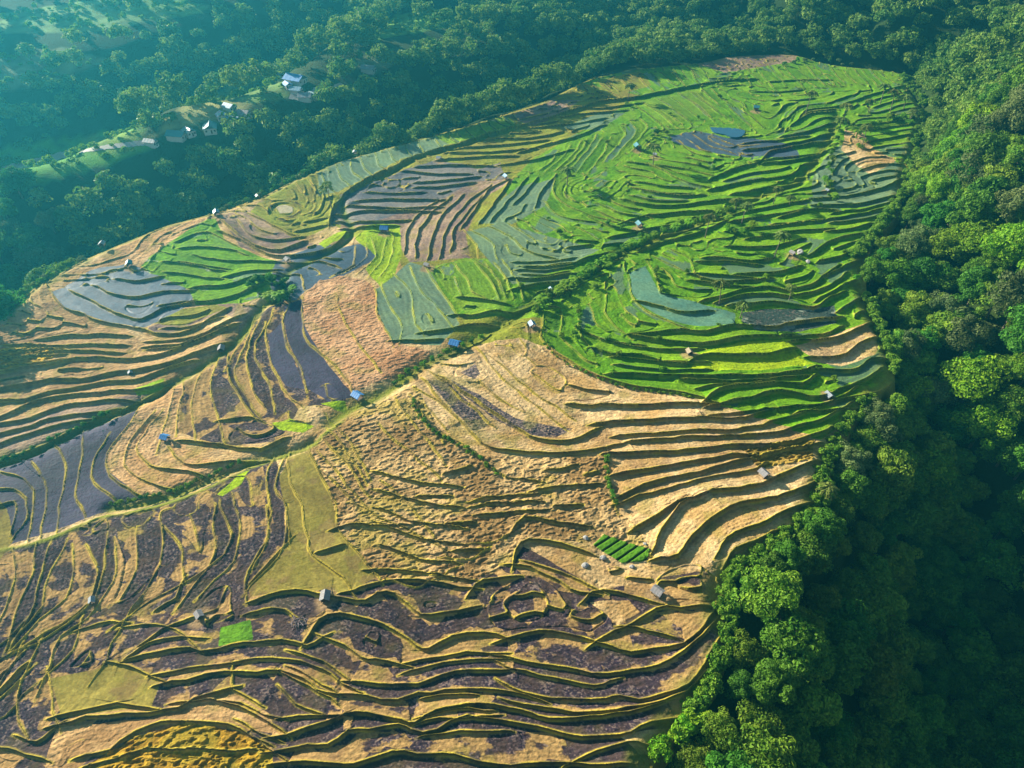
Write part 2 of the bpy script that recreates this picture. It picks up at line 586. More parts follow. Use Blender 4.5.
REACH = 16.0
dl = np.full(PX.shape, REACH); dh = np.full(PX.shape, REACH)
al = np.zeros(PX.shape); ah = np.zeros(PX.shape)
il = np.zeros(PX.shape, np.int32); ih = np.zeros(PX.shape, np.int32)
def line_list():
    for row in LINES_TXT.strip().splitlines():
        A, s = row.split(' ', 1)
        if s[0] == 'F':                                   # a family: lines between two traced ones
            nf, s = s[1:].split(' ', 1); ga, gb = [P(q) for q in s.split('|')]
            nf = int(nf)
            for q in range(nf + 1):
                t = (q + random.uniform(-.22, .22)) / max(nf, 1)
                g = ga * (1 - t) + gb * t
                c = g.mean(0); yield float(A), c + (g - c) * random.uniform(.75, 1.15)
        else:
            yield float(A), P(s)
for li, (A, pts_) in enumerate(line_list()):
    pw = to_world(pts_)
    if len(pw) > 2:                                        # run on a little so that neighbours join up
        for e0, e1 in ((0, 1), (-1, -2)):
            q = pw[e0] - pw[e1]; q = pw[e0] + q / (np.linalg.norm(q) + 1e-9) * 2.6
            pw = np.vstack([q, pw]) if e0 == 0 else np.vstack([pw, q])
    pw = smooth_line(pw, 2.2)
    n = len(pw)
    jx = fbm(pw[:, 0] / 5., pw[:, 1] / 5., 31 + li, 2) - .5
    jy = fbm(pw[:, 0] / 5., pw[:, 1] / 5., 131 + li, 2) - .5
    pw = pw + np.stack([jx, jy], 1) * 1.5
    arc = np.concatenate([[0], np.cumsum(np.hypot(*np.diff(pw, axis=0).T))])
    tot = arc[-1]; fade = min(2.4, tot * .12)
    wq = project(pw[:, 0], pw[:, 1], zplane(pw[:, 0], pw[:, 1]))
    for k in range(n - 1):
        a, b = pw[k], pw[k + 1]
        mp = F / wq[2][k]
        r = REACH * mp
        c0 = int((min(wq[0][k], wq[0][k + 1]) - r - us[0]) * SS); c1 = int((max(wq[0][k], wq[0][k + 1]) + r - us[0]) * SS) + 1
        r0 = int((min(wq[1][k], wq[1][k + 1]) - r * .95 - vs[0]) * SV); r1 = int((max(wq[1][k], wq[1][k + 1]) + r * .95 - vs[0]) * SV) + 1
        c0 = max(0, c0); r0 = max(0, r0); c1 = min(NC, c1); r1 = min(NR, r1)
        if c0 >= c1 or r0 >= r1:
            continue
        S = np.s_[r0:r1, c0:c1]
        X = GX[S] - a[0]; Y = GY[S] - a[1]
        e = b - a; L = float(np.hypot(*e)) + 1e-9; e = e / L
        t = X * e[0] + Y * e[1]
        ok = np.ones(t.shape, bool)
        if k == 0: ok &= t >= -.3
        if k == n - 2: ok &= t <= L + .3
        tc = np.clip(t, 0, L)
        ox = X - tc * e[0]; oy = Y - tc * e[1]
        d = np.hypot(ox, oy)
        low = (e[0] * Y - e[1] * X) < 0          # right of travel in plan
        s_arc = arc[k] + tc
        amp = A * np.clip(np.minimum(s_arc, tot - s_arc) / fade, 0, 1)
        m = ok & low & (d < dl[S])
        dl[S][m] = d[m]; al[S][m] = amp[m]; il[S][m] = li + 1
        m = ok & ~low & (d < dh[S])
        dh[S][m] = d[m]; ah[S][m] = amp[m]; ih[S][m] = li + 1
print('lines', time.time() - T0)

fr = dl / (dl + dh + 1e-6)
def blur(a, rx, ry, n=2):
    for _ in range(n):
        for ax, r in ((1, rx), (0, ry)):
            c = np.cumsum(np.pad(a, [(r + 1, r) if q == ax else (0, 0) for q in (0, 1)], mode='edge'), axis=ax)
            a = (c[:, 2 * r + 1:] - c[:, :-2 * r - 1]) / (2 * r + 1) if ax == 1 else (c[2 * r + 1:] - c[:-2 * r - 1]) / (2 * r + 1)
    return a
# ------------------------------------------------------------------ ground cover classes
wx = PX + (fbm(GX / 4., GY / 4., 71, 2) - .5) * 3.0 / np.maximum(MPP / .25, 1)
wy = PY + (fbm(GX / 4., GY / 4., 77, 2) - .5) * 2.4 / np.maximum(MPP / .25, 1)
#        tone one        tone two        wet  lumps bump  spacing of steps (m)
CLS = {
 'M': ((174,140, 86), (52, 42, 56),  .0, .05, .5, 4.6),
 'B': ((98, 86, 88),  (52, 46, 58),  .1, .12, .8, 30),
 'T': ((200,166,110), (150,118,70), .0, .24, .8, 40),
 'H': ((190,156, 70), (120, 98, 40), .0, .45, .8, 8),
 'S': ((216,184,130), (182,146,90), .0, .07, .6, 6.2),
 's': ((216,174,120), (184,142, 90), .0, .09, .6, 6),
 'q': ((212,166,120), (176,128,86), .0, .15, .7, 40),
 'P': ((62, 58, 84), (40, 38, 60),  .22, .03, .3, 7),
 'O': ((152,138, 62), (126,112, 50), .0, .02, .2, 40),
 'g': ((144,150, 42), (128,122, 46), .0, .05, .5, 5.2),
 'k': ((172,144,116), (122,100, 92), .0, .06, .5, 4.6),
 'W': ((78, 94,108), (62, 78,94),  .7, .00, .1, 5.2),
 'U': ((108,150,116), (88,134,112),  .5,.00, .1, 9),
 'h': ((200,162,108), (152,118, 74), .0, .08, .6, 4.6),
 'V': ((140,150,128), (44, 70, 62),  .4, .06, .4, 40),
 'N': ((104,154, 28), (80,126, 22),  .0, .05, .5, 60),
 'w': ((118,142, 98), (98,122, 92),  .5, .01, .1, 5.0),
 'D': ((128,120,112), (84, 86, 94),  .3, .05, .4, 4.6),
 'G': ((112,162, 14), (84,134, 10),  .0, .04, .5, 4.7),
 'A': ((138,166, 46), (118,148, 42), .0, .03, .4, 4.8),
 'C': ((196,184,150), (180,166,130), .0, .02, .2, 40),
 'Y': ((166,190, 18), (138,170, 14), .0, .05, .5, 8),
 'L': ((204,164, 44), (150,116, 30), .0, .38, .8, 6),
}
KEY = list(CLS)
cls = np.full(PX.shape, KEY.index('S'), np.int16)
for row in COVER_TXT.strip().splitlines():
    c, s = row.split(' ', 1)
    cls[inpoly(wx, wy, P(s))] = KEY.index(c)

# wide treads are stepped again, parallel to their edges
stepw = blur(np.array([CLS[k_][5] for k_ in KEY], float)[cls], 8, 10)
gap = blur(dl + dh, 10, 14)
dmin0 = np.minimum(dl, dh)
keepfr = sst(np.maximum(2.6, 4 * MPP), np.maximum(.9, 1.5 * MPP), dmin0)
frb = blur(fr, 4, 6) * (1 - keepfr) + fr * keepfr
nsub = np.maximum(1, np.round(gap / stepw))
sub = frb * nsub + (fbm(GX / 11., GY / 11., 45, 2) - .5) * .32 * np.clip(dmin0 / 4, 0, 1)
gu = np.gradient(GX, axis=1); gv = np.gradient(GX, axis=0); gyv = np.gradient(GY, axis=0)
sx = np.gradient(sub, axis=1) / gu; sy = (np.gradient(sub, axis=0) - sx * gv) / gyv
grad = np.clip(blur(np.hypot(sx, sy), 2, 3, 1), .05, .6)
fl_, ce_ = np.floor(sub), np.ceil(sub)
asub = blur(np.maximum(al, ah), 10, 14) * .55 + .18
on = (np.minimum(dl, dh) < REACH - .5) & (nsub > 1)
dls = np.where(on & (fl_ >= 1) & (fl_ <= nsub - 1), (sub - fl_) / grad, 99.); dhs = np.where(on & (ce_ >= 1) & (ce_ <= nsub - 1), (ce_ - sub) / grad, 99.)
brk = sst(.30, .40, vnoise(GX / 13., GY / 13., 97))                # steps peter out here and there
asub = asub * (.35 + .65 * brk) * sst(.085, .14, grad)
m = dls < dl; dl = np.where(m, dls, dl); al = np.where(m, asub, al); il = np.where(m, il * 31 + fl_.astype(int) + 1000, il)
m = dhs < dh; dh = np.where(m, dhs, dh); ah = np.where(m, asub, ah); ih = np.where(m, ih * 31 + ce_.astype(int) + 1000, ih)
fr = dl / (dl + dh + 1e-6)
zl = -.5 * al * (1 - fr) * (1 - dl / REACH)
zh = .5 * ah * fr * (1 - dh / REACH)
tread = zl + zh
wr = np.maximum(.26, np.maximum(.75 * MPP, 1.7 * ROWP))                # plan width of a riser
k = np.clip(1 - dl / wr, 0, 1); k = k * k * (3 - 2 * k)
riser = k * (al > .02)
dmin = np.minimum(dl, dh); amin = np.where(dl < dh, al, ah)
sharp = blur(sst(.04, .35, amin) * sst(np.maximum(3.2, 5 * MPP), np.maximum(1.4, 2.5 * MPP), dmin), 1, 2, 1)
tread = tread * sharp + blur(tread, 6, 8) * (1 - sharp)
tread = tread * (1 - riser) + riser * .5 * al
bw = np.maximum(.21, .36 * MPP)
bund = np.exp(-(dh / bw) ** 2) * np.clip(ah / .3, 0, 1)
bund2 = np.exp(-(np.minimum(dl, dh) / (bw * 1.5)) ** 2) * np.clip(np.maximum(al, ah) / .3, 0, 1)
Z = ZB + tread * .82 * (.84 + .16 * sst(600, 500, PY)) + .20 * bund

c1 = np.array([alb(*CLS[k_][0]) for k_ in KEY]); c2 = np.array([alb(*CLS[k_][1]) for k_ in KEY])
wetv = np.array([CLS[k_][2] for k_ in KEY]); lumpv = np.array([CLS[k_][3] for k_ in KEY]); bmpv = np.array([CLS[k_][4] for k_ in KEY])
cell = _hash(il * 7 + 3, ih * 13 + 5, 11)                 # one value per plot
cell2 = _hash(il * 5 + 1, ih * 3 + 9, 23)
cell = cell * sharp + blur(cell, 5, 8) * (1 - sharp); cell2 = cell2 * sharp + blur(cell2, 5, 8) * (1 - sharp)
n_grit = vnoise(GX / .33, GY / .33, 16) * .6 + vnoise(GX / .17, GY / .17, 17) * .4
n_big = fbm(GX / 9., GY / 9., 3, 3); n_mid = fbm(GX / 2.2, GY / 2.2, 4, 3); n_fine = vnoise(GX / .55, GY / .55, 6)
mix = np.clip((n_big - .5) * 2.4 + (n_mid - .5) * 1.6 + (cell - .5) * .5 + .42, 0, 1)
isM = (cls == KEY.index('M')) | (cls == KEY.index('V'))
patch = fbm(GX / 6., GY / 3.6, 41, 6, .62) + (cell - .5) * .8 - np.abs(fr - .45) * .42 * (np.minimum(dl, dh) < 8)
patch = sst(.235, .315, patch)
mix = np.where(isM, np.clip(patch * (.8 + .3 * n_mid), 0, 1), mix)
col = c1[cls] * (1 - mix[..., None]) + c2[cls] * mix[..., None]
wet = wetv[cls] * (.75 + .5 * (n_mid - .3)); bmp = bmpv[cls]
# burnt plots: grey ash and straw flecks
ash = isM & (patch > .5)
fl = (ash * sst(.62, .85, n_grit * .7 + n_mid * .45) * .6)[..., None]; col = col * (1 - fl) + alb(142, 122, 108) * fl
isB = cls == KEY.index('B')
fl = (isB * sst(.5, .75, n_grit * .8 + n_mid * .25) * .8)[..., None]; col = col * (1 - fl) + alb(168, 144, 118) * fl
isG = (cls == KEY.index('G')) | (cls == KEY.index('A'))
tone = np.array([alb(108, 162, 14), alb(80, 136, 10), alb(140, 176, 22), alb(64, 116, 10)])
tk = np.clip(cell, 0, 1) * 2.999; ti = tk.astype(int); tq = (tk - ti)[..., None]; tg = tone[ti] * (1 - tq) + tone[ti + 1] * tq
col = np.where(isG[..., None], col * .5 + tg * .5, col)
col = col * (1 + (cell2 - .5) * .28 + (n_mid - .5) * .36 + (n_fine - .5) * .36 + (n_grit - .5) * .46)[..., None]
# patchy stand of rice, a few plots still under water
stand = fbm(GX / 1.6, GY / 1.6, 121, 3) * .6 + fbm(GX / 5.5, GY / 5.5, 124, 3) * .4
col = np.where(isG[..., None], col * (.70 + .60 * stand)[..., None], col)
pool = isG * sst(.86, .92, cell2) * sst(.35, .5, stand + .12)
col = col * (1 - .75 * pool[..., None]) + alb(92, 112, 92) * .75 * pool[..., None]; wet = np.maximum(wet, .7 * pool)
# straw heaps: small lumps of real height in rows
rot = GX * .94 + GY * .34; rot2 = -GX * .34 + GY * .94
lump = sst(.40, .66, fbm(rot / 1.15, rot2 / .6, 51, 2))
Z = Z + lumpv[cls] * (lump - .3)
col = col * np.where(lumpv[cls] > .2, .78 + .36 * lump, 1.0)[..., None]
grassy = sst(.55, .70, fbm(GX / 8., GY / 8., 61, 3))
tl = np.isin(cls, [KEY.index(q) for q in 'THL'])
col = np.where(tl[..., None], col * (1 - .45 * grassy[..., None]) + alb(160, 148, 44) * .45 * grassy[..., None], col)
# rows of stubble, furrows and planting lines following the edges of each plot
rsp = np.where(PY > 430, .95, 1.7)
rows = np.sin(2 * np.pi * (np.minimum(dl, dh) + .5 * (n_mid - .5)) / rsp) * (np.minimum(dl, dh) < 9)
rowamp = np.where(np.isin(cls, [KEY.index(q) for q in 'TqWUVDCOPN']), .0, .09) * sst(.62, .40, MPP)
col = col * (1 + rows * rowamp * (2.4 * sst(.42, .62, fbm(GX / 8., GY / 8., 181, 3)) * .6 + .15))[..., None]
Z = Z + .02 * rows * (rowamp > .05)
# weedy and worn patches in the dry plots
dryz = np.isin(cls, [KEY.index(q) for q in 'MSshkBOq'])
weed = sst(.56, .72, fbm(GX / 5., GY / 5., 161, 4)) * dryz * .45 * (1 - .7 * (isM & (patch > .5)))
col = col * (1 - weed[..., None]) + alb(132, 126, 46) * weed[..., None]
worn = sst(.58, .72, fbm(GX / 3.4, GY / 3.4, 171, 4)) * dryz * .4 * (1 - .7 * (isM & (patch > .5)))
col = col * (1 - worn[..., None]) + alb(128, 98, 70) * worn[..., None]
isO = (cls == KEY.index('O'))
col = np.where(isO[..., None], col * (.75 + .5 * stand)[..., None], col)
# trodden ground round the huts
for a, b in ((532, 327), (455, 347), (358, 399), (166, 440), (222, 351), (131, 374), (200, 617), (326, 599), (93, 602), (657, 594), (828, 398), (763, 476), (689, 354), (756, 110), (385, 232), (217, 215), (258, 198), (103, 246), (130, 266), (355, 154), (439, 160), (506, 179), (637, 149), (655, 156), (639, 227), (551, 291), (827, 192), (427, 267), (288, 262), (792, 255)):
    hx, hy = ground(np.array([float(a)]), np.array([float(b) + 1.5]))
    dd = np.hypot(GX - hx[0], GY - hy[0]) + (n_mid - .5) * 2.2
    m = sst(2.9, 1.5, dd)[..., None] * .8
    col = col * (1 - m) + alb(168, 140, 100) * m; wet = wet * (1 - m[..., 0])
# seed beds: rows
bed = inpoly(PX, PY, P("593,545 604,534 650,550 647,560 622,563"))
rowp = (-GX * .58 + GY * .81)
stripe = sst(.68, .82, np.abs(((rowp / 1.75) % 1) - .5) * 2)
col = np.where(bed[..., None], alb(92, 144, 30) * (1 - stripe[..., None]) + alb(46, 48, 20) * stripe[..., None], col)
Z = Z + np.where(bed, .25 * (1 - stripe), 0)

# grass on the bunds and risers; riser faces painted darker to deepen their shade
greenzone = np.isin(cls, [KEY.index(q) for q in 'GAYUw'])
gz = greenzone.astype(float)
for ax in (0, 1):
    for sh in (-2, -1, 1, 2):
        gz = gz + np.roll(greenzone, sh, ax)
gz = (gz / 9.)[..., None]
bn = fbm(GX / 3., GY / 3., 91, 3)[..., None]
gl = alb(142, 128, 36) * (1 - bn) + alb(216, 192, 72) * bn
gg = alb(116, 150, 26) * (1 - bn) + alb(192, 190, 76) * bn
bcol = gl * (1 - gz) + gg * gz
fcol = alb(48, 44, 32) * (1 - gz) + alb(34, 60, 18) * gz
bm = np.clip(bund2 * (.95 + (bn[..., 0] - .5) * 2.2) - .05, 0, 1)[..., None]
col = col * (1 - bm) + bcol * bm
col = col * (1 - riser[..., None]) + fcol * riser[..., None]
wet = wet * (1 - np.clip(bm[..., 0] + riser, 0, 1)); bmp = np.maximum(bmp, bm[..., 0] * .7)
for poly, w, dep in DR:
    d = line_dist(GX, GY, poly, 14.0)
    m = np.exp(-(d / w) ** 2)[..., None] * (.55 + .6 * bn)
    m = np.clip(m, 0, 1)
    col = col * (1 - m) + (alb(84, 108, 28) * (1 - bn) + alb(140, 146, 40) * bn) * m
    wet = wet * (1 - m[..., 0])
d = line_dist(GX, GY, TRK, 6.0)
m = np.clip(np.exp(-(d / .62) ** 2) * (.35 + 1.4 * bn[..., 0]), 0, 1)[..., None]
col = col * (1 - m) + (alb(150, 150, 54) * (1 - bn) + alb(120, 130, 40) * bn) * m
Z = Z + .2 * m[..., 0]; wet = wet * (1 - m[..., 0])
# rough grass towards the rim of the hillside
FW = smooth_line(to_world(np.vstack([FIELD, FIELD[:1]])), 4.0)
drim = line_dist(GX, GY, FW, 9.0)
m = (sst(6.5, 1.0, drim + (bn[..., 0] - .5) * 6) * .85)[..., None]
col = col * (1 - m) + (alb(92, 112, 34) * (1 - bn) + alb(170, 150, 70) * bn) * m
wet = wet * (1 - m[..., 0])
Z = Z - sst(5., 0., drim) * 1.6
Z = Z + (n_mid - .5) * .10 * (1 - wet)
print('cover', time.time() - T0)

# ------------------------------------------------------------------ mesh from grid
def mesh_from(name, co, faces, attrs_f=None, attrs_c=None, smooth=True):
    me = bpy.data.meshes.new(name)
    nf = len(faces); ns = faces.shape[1]
    me.vertices.add(len(co)); me.vertices.foreach_set('co', np.ascontiguousarray(co, np.float32).ravel())
    me.loops.add(nf * ns); me.loops.foreach_set('vertex_index', np.ascontiguousarray(faces, np.int32).ravel())
    me.polygons.add(nf); me.polygons.foreach_set('loop_start', np.arange(0, nf * ns, ns, dtype=np.int32))
    me.polygons.foreach_set('use_smooth', np.full(nf, smooth, bool))
    for k_, v in (attrs_f or {}).items():
        a = me.attributes.new(k_, 'FLOAT', 'POINT'); a.data.foreach_set('value', np.ascontiguousarray(v, np.float32).ravel())
    for k_, v in (attrs_c or {}).items():
        a = me.attributes.new(k_, 'FLOAT_COLOR', 'POINT')
        c4 = np.ones((len(co), 4), np.float32); c4[:, :3] = v
        a.data.foreach_set('color', c4.ravel())
    me.update(calc_edges=True)
    return me

def link(name, me, mat=None, parent=None):
    o = bpy.data.objects.new(name, me)
    if mat is not None:
        me.materials.clear(); me.materials.append(mat)
    COL.objects.link(o)
    if parent is not None: o.parent = parent
    return o

def field_mesh():
    v = inside
    fm = v[:-1, :-1] & v[1:, :-1] & v[1:, 1:] & v[:-1, 1:]
    idx = np.arange(NR * NC).reshape(NR, NC)
    fq = np.stack([idx[:-1, :-1], idx[1:, :-1], idx[1:, 1:], idx[:-1, 1:]], -1)[fm]
    # skirt where the hillside breaks off
    pad = np.pad(fm, 1)
    c = pad[1:-1, 1:-1]
    sk = []
    for nb, (a, b) in ((pad[:-2, 1:-1], ((0, 1), (0, 0))), (pad[2:, 1:-1], ((1, 0), (1, 1))),
                       (pad[1:-1, :-2], ((0, 0), (1, 0))), (pad[1:-1, 2:], ((1, 1), (0, 1)))):
        e = c & ~nb
        rr, cc = np.nonzero(e)
        sk.append(np.stack([idx[rr + a[0], cc + a[1]], idx[rr + b[0], cc + b[1]]], 1))
    sk = np.vstack(sk)
    used = np.zeros(NR * NC, bool); used[fq.ravel()] = True
    new = np.cumsum(used) - 1
    co = np.stack([GX, GY, Z], -1).reshape(-1, 3)[used]
    cc = col.reshape(-1, 3)[used]; ww = wet.ravel()[used]; bb = bmp.ravel()[used]
    fq = new[fq]; sk = new[sk]
    rim = np.unique(sk); m2 = np.full(len(co), -1); m2[rim] = len(co) + np.arange(len(rim))
    low = co[rim].copy(); low[:, 2] -= 14
    ctr = np.array([0., 200.])
    out = low[:, :2] - ctr; out /= np.linalg.norm(out, axis=1)[:, None]
    low[:, :2] += out * 5
    fs = np.stack([sk[:, 0], m2[sk[:, 0]], m2[sk[:, 1]], sk[:, 1]], 1)
    co = np.vstack([co, low]); cc = np.vstack([cc, np.tile(alb(60, 74, 28), (len(rim), 1))])
    ww = np.concatenate([ww, np.zeros(len(rim))]); bb = np.concatenate([bb, np.ones(len(rim))])
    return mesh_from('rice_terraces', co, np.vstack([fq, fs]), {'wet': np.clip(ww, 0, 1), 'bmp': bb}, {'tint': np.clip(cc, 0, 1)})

# ------------------------------------------------------------------ node helpers
def new_mat(name):
    m = bpy.data.materials.new(name); m.use_nodes = True
    nt = m.node_tree; b = nt.nodes['Principled BSDF']
    return m, nt, b

def ground_material():
    m, nt, b = new_mat('terrace_soil')
    N = nt.nodes.new; L = nt.links.new
    a = N('ShaderNodeAttribute'); a.attribute_name = 'tint'
    w = N('ShaderNodeAttribute'); w.attribute_name = 'wet'
    bp = N('ShaderNodeAttribute'); bp.attribute_name = 'bmp'
    tc = N('ShaderNodeTexCoord')
    n1 = N('ShaderNodeTexNoise'); n1.inputs['Scale'].default_value = 2.6; n1.inputs['Detail'].default_value = 5
    n1.inputs['Roughness'].default_value = .7
    L(tc.outputs['Object'], n1.inputs['Vector'])
    mr = N('ShaderNodeMapRange'); mr.inputs['From Min'].default_value = .3; mr.inputs['From Max'].default_value = .7
    mr.inputs['To Min'].default_value = .78; mr.inputs['To Max'].default_value = 1.22
    L(n1.outputs['Fac'], mr.inputs['Value'])
    mx = N('ShaderNodeMix'); mx.data_type = 'RGBA'; mx.blend_type = 'MULTIPLY'; mx.inputs[0].default_value = 1
    L(a.outputs['Color'], mx.inputs[6]); L(mr.outputs['Result'], mx.inputs[7])
    L(mx.outputs[2], b.inputs['Base Color'])
    rr = N('ShaderNodeMapRange'); rr.inputs['To Min'].default_value = .95; rr.inputs['To Max'].default_value = .1
    L(w.outputs['Fac'], rr.inputs['Value']); L(rr.outputs['Result'], b.inputs['Roughness'])
    sr = N('ShaderNodeMapRange'); sr.inputs['To Min'].default_value = .12; sr.inputs['To Max'].default_value = .5
    L(w.outputs['Fac'], sr.inputs['Value']); L(sr.outputs['Result'], b.inputs['Specular IOR Level'])
    n2 = N('ShaderNodeTexNoise'); n2.inputs['Scale'].default_value = 1.7; n2.inputs['Detail'].default_value = 4
    L(tc.outputs['Object'], n2.inputs['Vector'])
    bu = N('ShaderNodeBump'); bu.inputs['Distance'].default_value = .35
    L(bp.outputs['Fac'], bu.inputs['Strength']); L(n2.outputs['Fac'], bu.inputs['Height'])
    ge = N('ShaderNodeNewGeometry'); mv = N('ShaderNodeMix'); mv.data_type = 'VECTOR'     # standing water lies level
    wl = N('ShaderNodeMath'); wl.operation = 'MULTIPLY'; wl.inputs[1].default_value = .9; L(w.outputs['Fac'], wl.inputs[0])
    L(wl.outputs[0], mv.inputs[0]); L(ge.outputs['Normal'], mv.inputs[4]); mv.inputs[5].default_value = (0, 0, 1)
    nz = N('ShaderNodeVectorMath'); nz.operation = 'NORMALIZE'; L(mv.outputs[1], nz.inputs[0]); L(nz.outputs[0], bu.inputs['Normal'])
    L(bu.outputs['Normal'], b.inputs['Normal'])
    return m

ground_mat = ground_material()
field = link('rice_terraces', field_mesh(), ground_mat)
field['kind'] = 'structure'; field['label'] = 'stepped rice terraces, green paddies far right and straw and burnt plots nearer'
print('field', time.time() - T0, len(field.data.vertices))

# bilinear look-up of the finished terrace height
def field_z(px, py, wx_, wy_):
    c = np.clip((np.asarray(px) - us[0]) * SS, 0, NC - 1).astype(int); r = np.clip((np.asarray(py) - vs[0]) * SV, 0, NR - 1).astype(int)
    return Z[r, c]

def field_point(px, py):
    """the terrace point that shows at this pixel (real heights included)"""
    x, y = ground(np.array([px]), np.array([py]))
    for _ in range(6):
        gx, gy, _f = project(x, y, zplane(x, y))
        z = field_z(gx, gy, x, y)
        dx, dy, dz = ray(px, py); t = (z - CAM_H) / dz
        x, y = t * dx, t * dy
    return float(x[0]), float(y[0]), float(z[0])

# ------------------------------------------------------------------ hills, gully and ravines round the terraces
CTRL = """
1010,790,-46 985,680,-44 960,590,-40 935,500,-33 918,430,-23 905,360,-15 900,300,-10 905,250,-8 920,190,-5 938,120,-1 935,70,0
860,700,-28 850,790,-30 800,690,-14 860,600,-24 800,790,-18 760,730,-9 740,790,-10 800,600,-9 860,520,-16
1090,790,-30 1080,680,-30 1060,560,-26 1030,470,-18 1010,400,-7 990,330,0 985,260,6 985,190,12 985,120,18 980,60,20 1024,40,24 1024,130,26 1050,250,18 1100,330,10 1150,430,2 1200,600,-8 1220,800,-12 1200,100,35 1150,20,40
850,40,3 850,22,8 750,38,-4 700,40,-9 700,12,6 800,10,14 900,10,22 900,40,10 620,45,-12 600,12,-3 650,5,3
0,195,-4 60,182,-3 130,165,0 180,148,0 230,138,2 290,108,4 340,100,2 370,78,3 440,50,2 500,30,2 -80,215,-4 -160,230,-4
0,170,2 100,140,4 170,110,4 250,92,6 300,62,8 330,42,8 400,24,8 450,10,6
0,80,2 60,65,4 120,48,6 200,25,8 270,10,8 -80,90,2 0,40,10 100,20,12 0,10,14 200,0,14
0,-40,22 200,-40,24 500,-40,22 800,-40,34 1024,-40,44 -150,-40,22 550,5,0 1200,-40,60
"""
cp_ = []
for row in CTRL.split():
    a, b, c = [float(q) for q in row.split(',')]
    x, y = ground(np.array([a]), np.array([b]), c)
    cp_.append((x[0], y[0], c))
# steep shaded sides of the two ravines: column, upper edge row, its height, row of the near rim
for a, e, e0, r in ((-60,215,-4,330),(0,193,-4,312),(60,181,-3,268),(130,163,0,238),(180,148,0,216),(230,138,2,203),(290,112,3,178),(340,102,2,157),(400,82,2,141),(440,66,2,130),(500,48,2,113),(560,36,0,92),
                    (-90,95,2,165),(0,82,2,140),(60,66,4,128),(120,50,6,112),(200,27,8,85),(270,12,8,55),(340,2,8,30)):
    x, y = ground(np.array([a]), np.array([e]), e0); x, y = float(x[0]), float(y[0])
    yr = float(ground(np.array([a]), np.array([r]), 0)[1][0]); cp_.append((x, y, e0)); off = e0
    for s in (6, 14, 24, 36):
        if y - s < yr + 12: break
        off = e0 - .9 * s; cp_.append((x / y * (y - s), y - s, off))
    yb = (y - min(s, y - yr - 12) + yr) / 2
    cp_.append((x / y * yb, yb, off - 3))
for i in range(0, len(FW), 5):
    cp_.append((FW[i][0], FW[i][1], -3.0))
for i in range(len(FW) - 1):                          # a ledge for the trees along the upper left rim
    qx, qy, _f = project(FW[i, 0], FW[i, 1], zplane(FW[i, 0], FW[i, 1]))
    if (300 < qx < 650 or qx < 95) and FW[i, 1] > 150 and i % 3 == 0:
        t_ = FW[i + 1] - FW[i]; t_ /= np.linalg.norm(t_) + 1e-9
        for sg in (1, -1):
            q = FW[i] + np.array([t_[1], -t_[0]]) * 9 * sg
            if not inpoly(q[:1], q[1:], FW)[0]: cp_.append((q[0], q[1], -4.0))
for a, b in ((100, 500), (300, 400), (500, 300), (700, 200), (400, 600), (600, 480), (750, 330), (200, 300), (450, 200), (650, 120), (600, 700), (300, 720), (100, 700), (850, 200), (790, 420)):
    x, y = ground(np.array([a]), np.array([b])); cp_.append((x[0], y[0], -14.0))
for ex in ((-450, 60, -4), (-450, 300, 0), (-600, 700, 40), (0, 850, 55), (500, 800, 80), (500, 300, 20), (350, 60, -10), (0, 10, -14), (200, 0, -20), (-200, 0, -14), (-700, 0, 0), (700, 0, 20)):
    cp_.append(ex)
cp_ = np.array(cp_)
_D = np.sqrt((cp_[:, None, 0] - cp_[None, :, 0]) ** 2 + (cp_[:, None, 1] - cp_[None, :, 1]) ** 2 + 64.)
_n = len(cp_)
_M = np.zeros((_n + 1, _n + 1)); _M[:_n, :_n] = -_D + np.eye(_n) * 2.0; _M[:_n, _n] = 1; _M[_n, :_n] = 1
_w = np.linalg.solve(_M, np.concatenate([cp_[:, 2], [0]]))

def zhill(x, y):
    x = np.asarray(x, float).ravel(); y = np.asarray(y, float).ravel()
    out = np.empty(len(x))
    for s in range(0, len(x), 20000):
        d = np.sqrt((x[s:s + 20000, None] - cp_[None, :, 0]) ** 2 + (y[s:s + 20000, None] - cp_[None, :, 1]) ** 2 + 64.)
        out[s:s + 20000] = -(d @ _w[:-1]) + _w[-1]
    return zplane(x, y) + out

GS = 3.0
gx = np.arange(-702, 703, GS); gy = np.arange(-42, 982, GS)
HX, HY = np.meshgrid(gx, gy)
HZ = zhill(HX, HY).reshape(HX.shape)
fin = inpoly(HX, HY, FW)
dr = line_dist(HX, HY, FW, 14.0)
HZ = np.where(fin, np.minimum(HZ, zplane(HX, HY) - 3 - np.clip(dr, 0, 8)), HZ)
HZ = HZ + (fbm(HX / 40, HY / 40, 15, 3) - .5) * 3.0 * np.clip(dr / 12, 0, 1)

def hill_z(x, y):
    fx = np.clip((np.asarray(x, float) + 702) / GS, 0, len(gx) - 1.001); fy = np.clip((np.asarray(y, float) + 42) / GS, 0, len(gy) - 1.001)
    i = fx.astype(int); j = fy.astype(int); a = fx - i; b = fy - j
    return (HZ[j, i] * (1 - a) + HZ[j, i + 1] * a) * (1 - b) + (HZ[j + 1, i] * (1 - a) + HZ[j + 1, i + 1] * a) * b

def hill_point(px, py):
    """first hill point seen at this pixel"""
    dx, dy, dz = ray(float(px), float(py))
    t = np.arange(60, 1000, .5)
    x, y, z = t * dx, t * dy, CAM_H + t * dz
    h = hill_z(x, y)
    k_ = int(np.argmax(z < h))
    return float(x[k_]), float(y[k_]), float(h[k_])

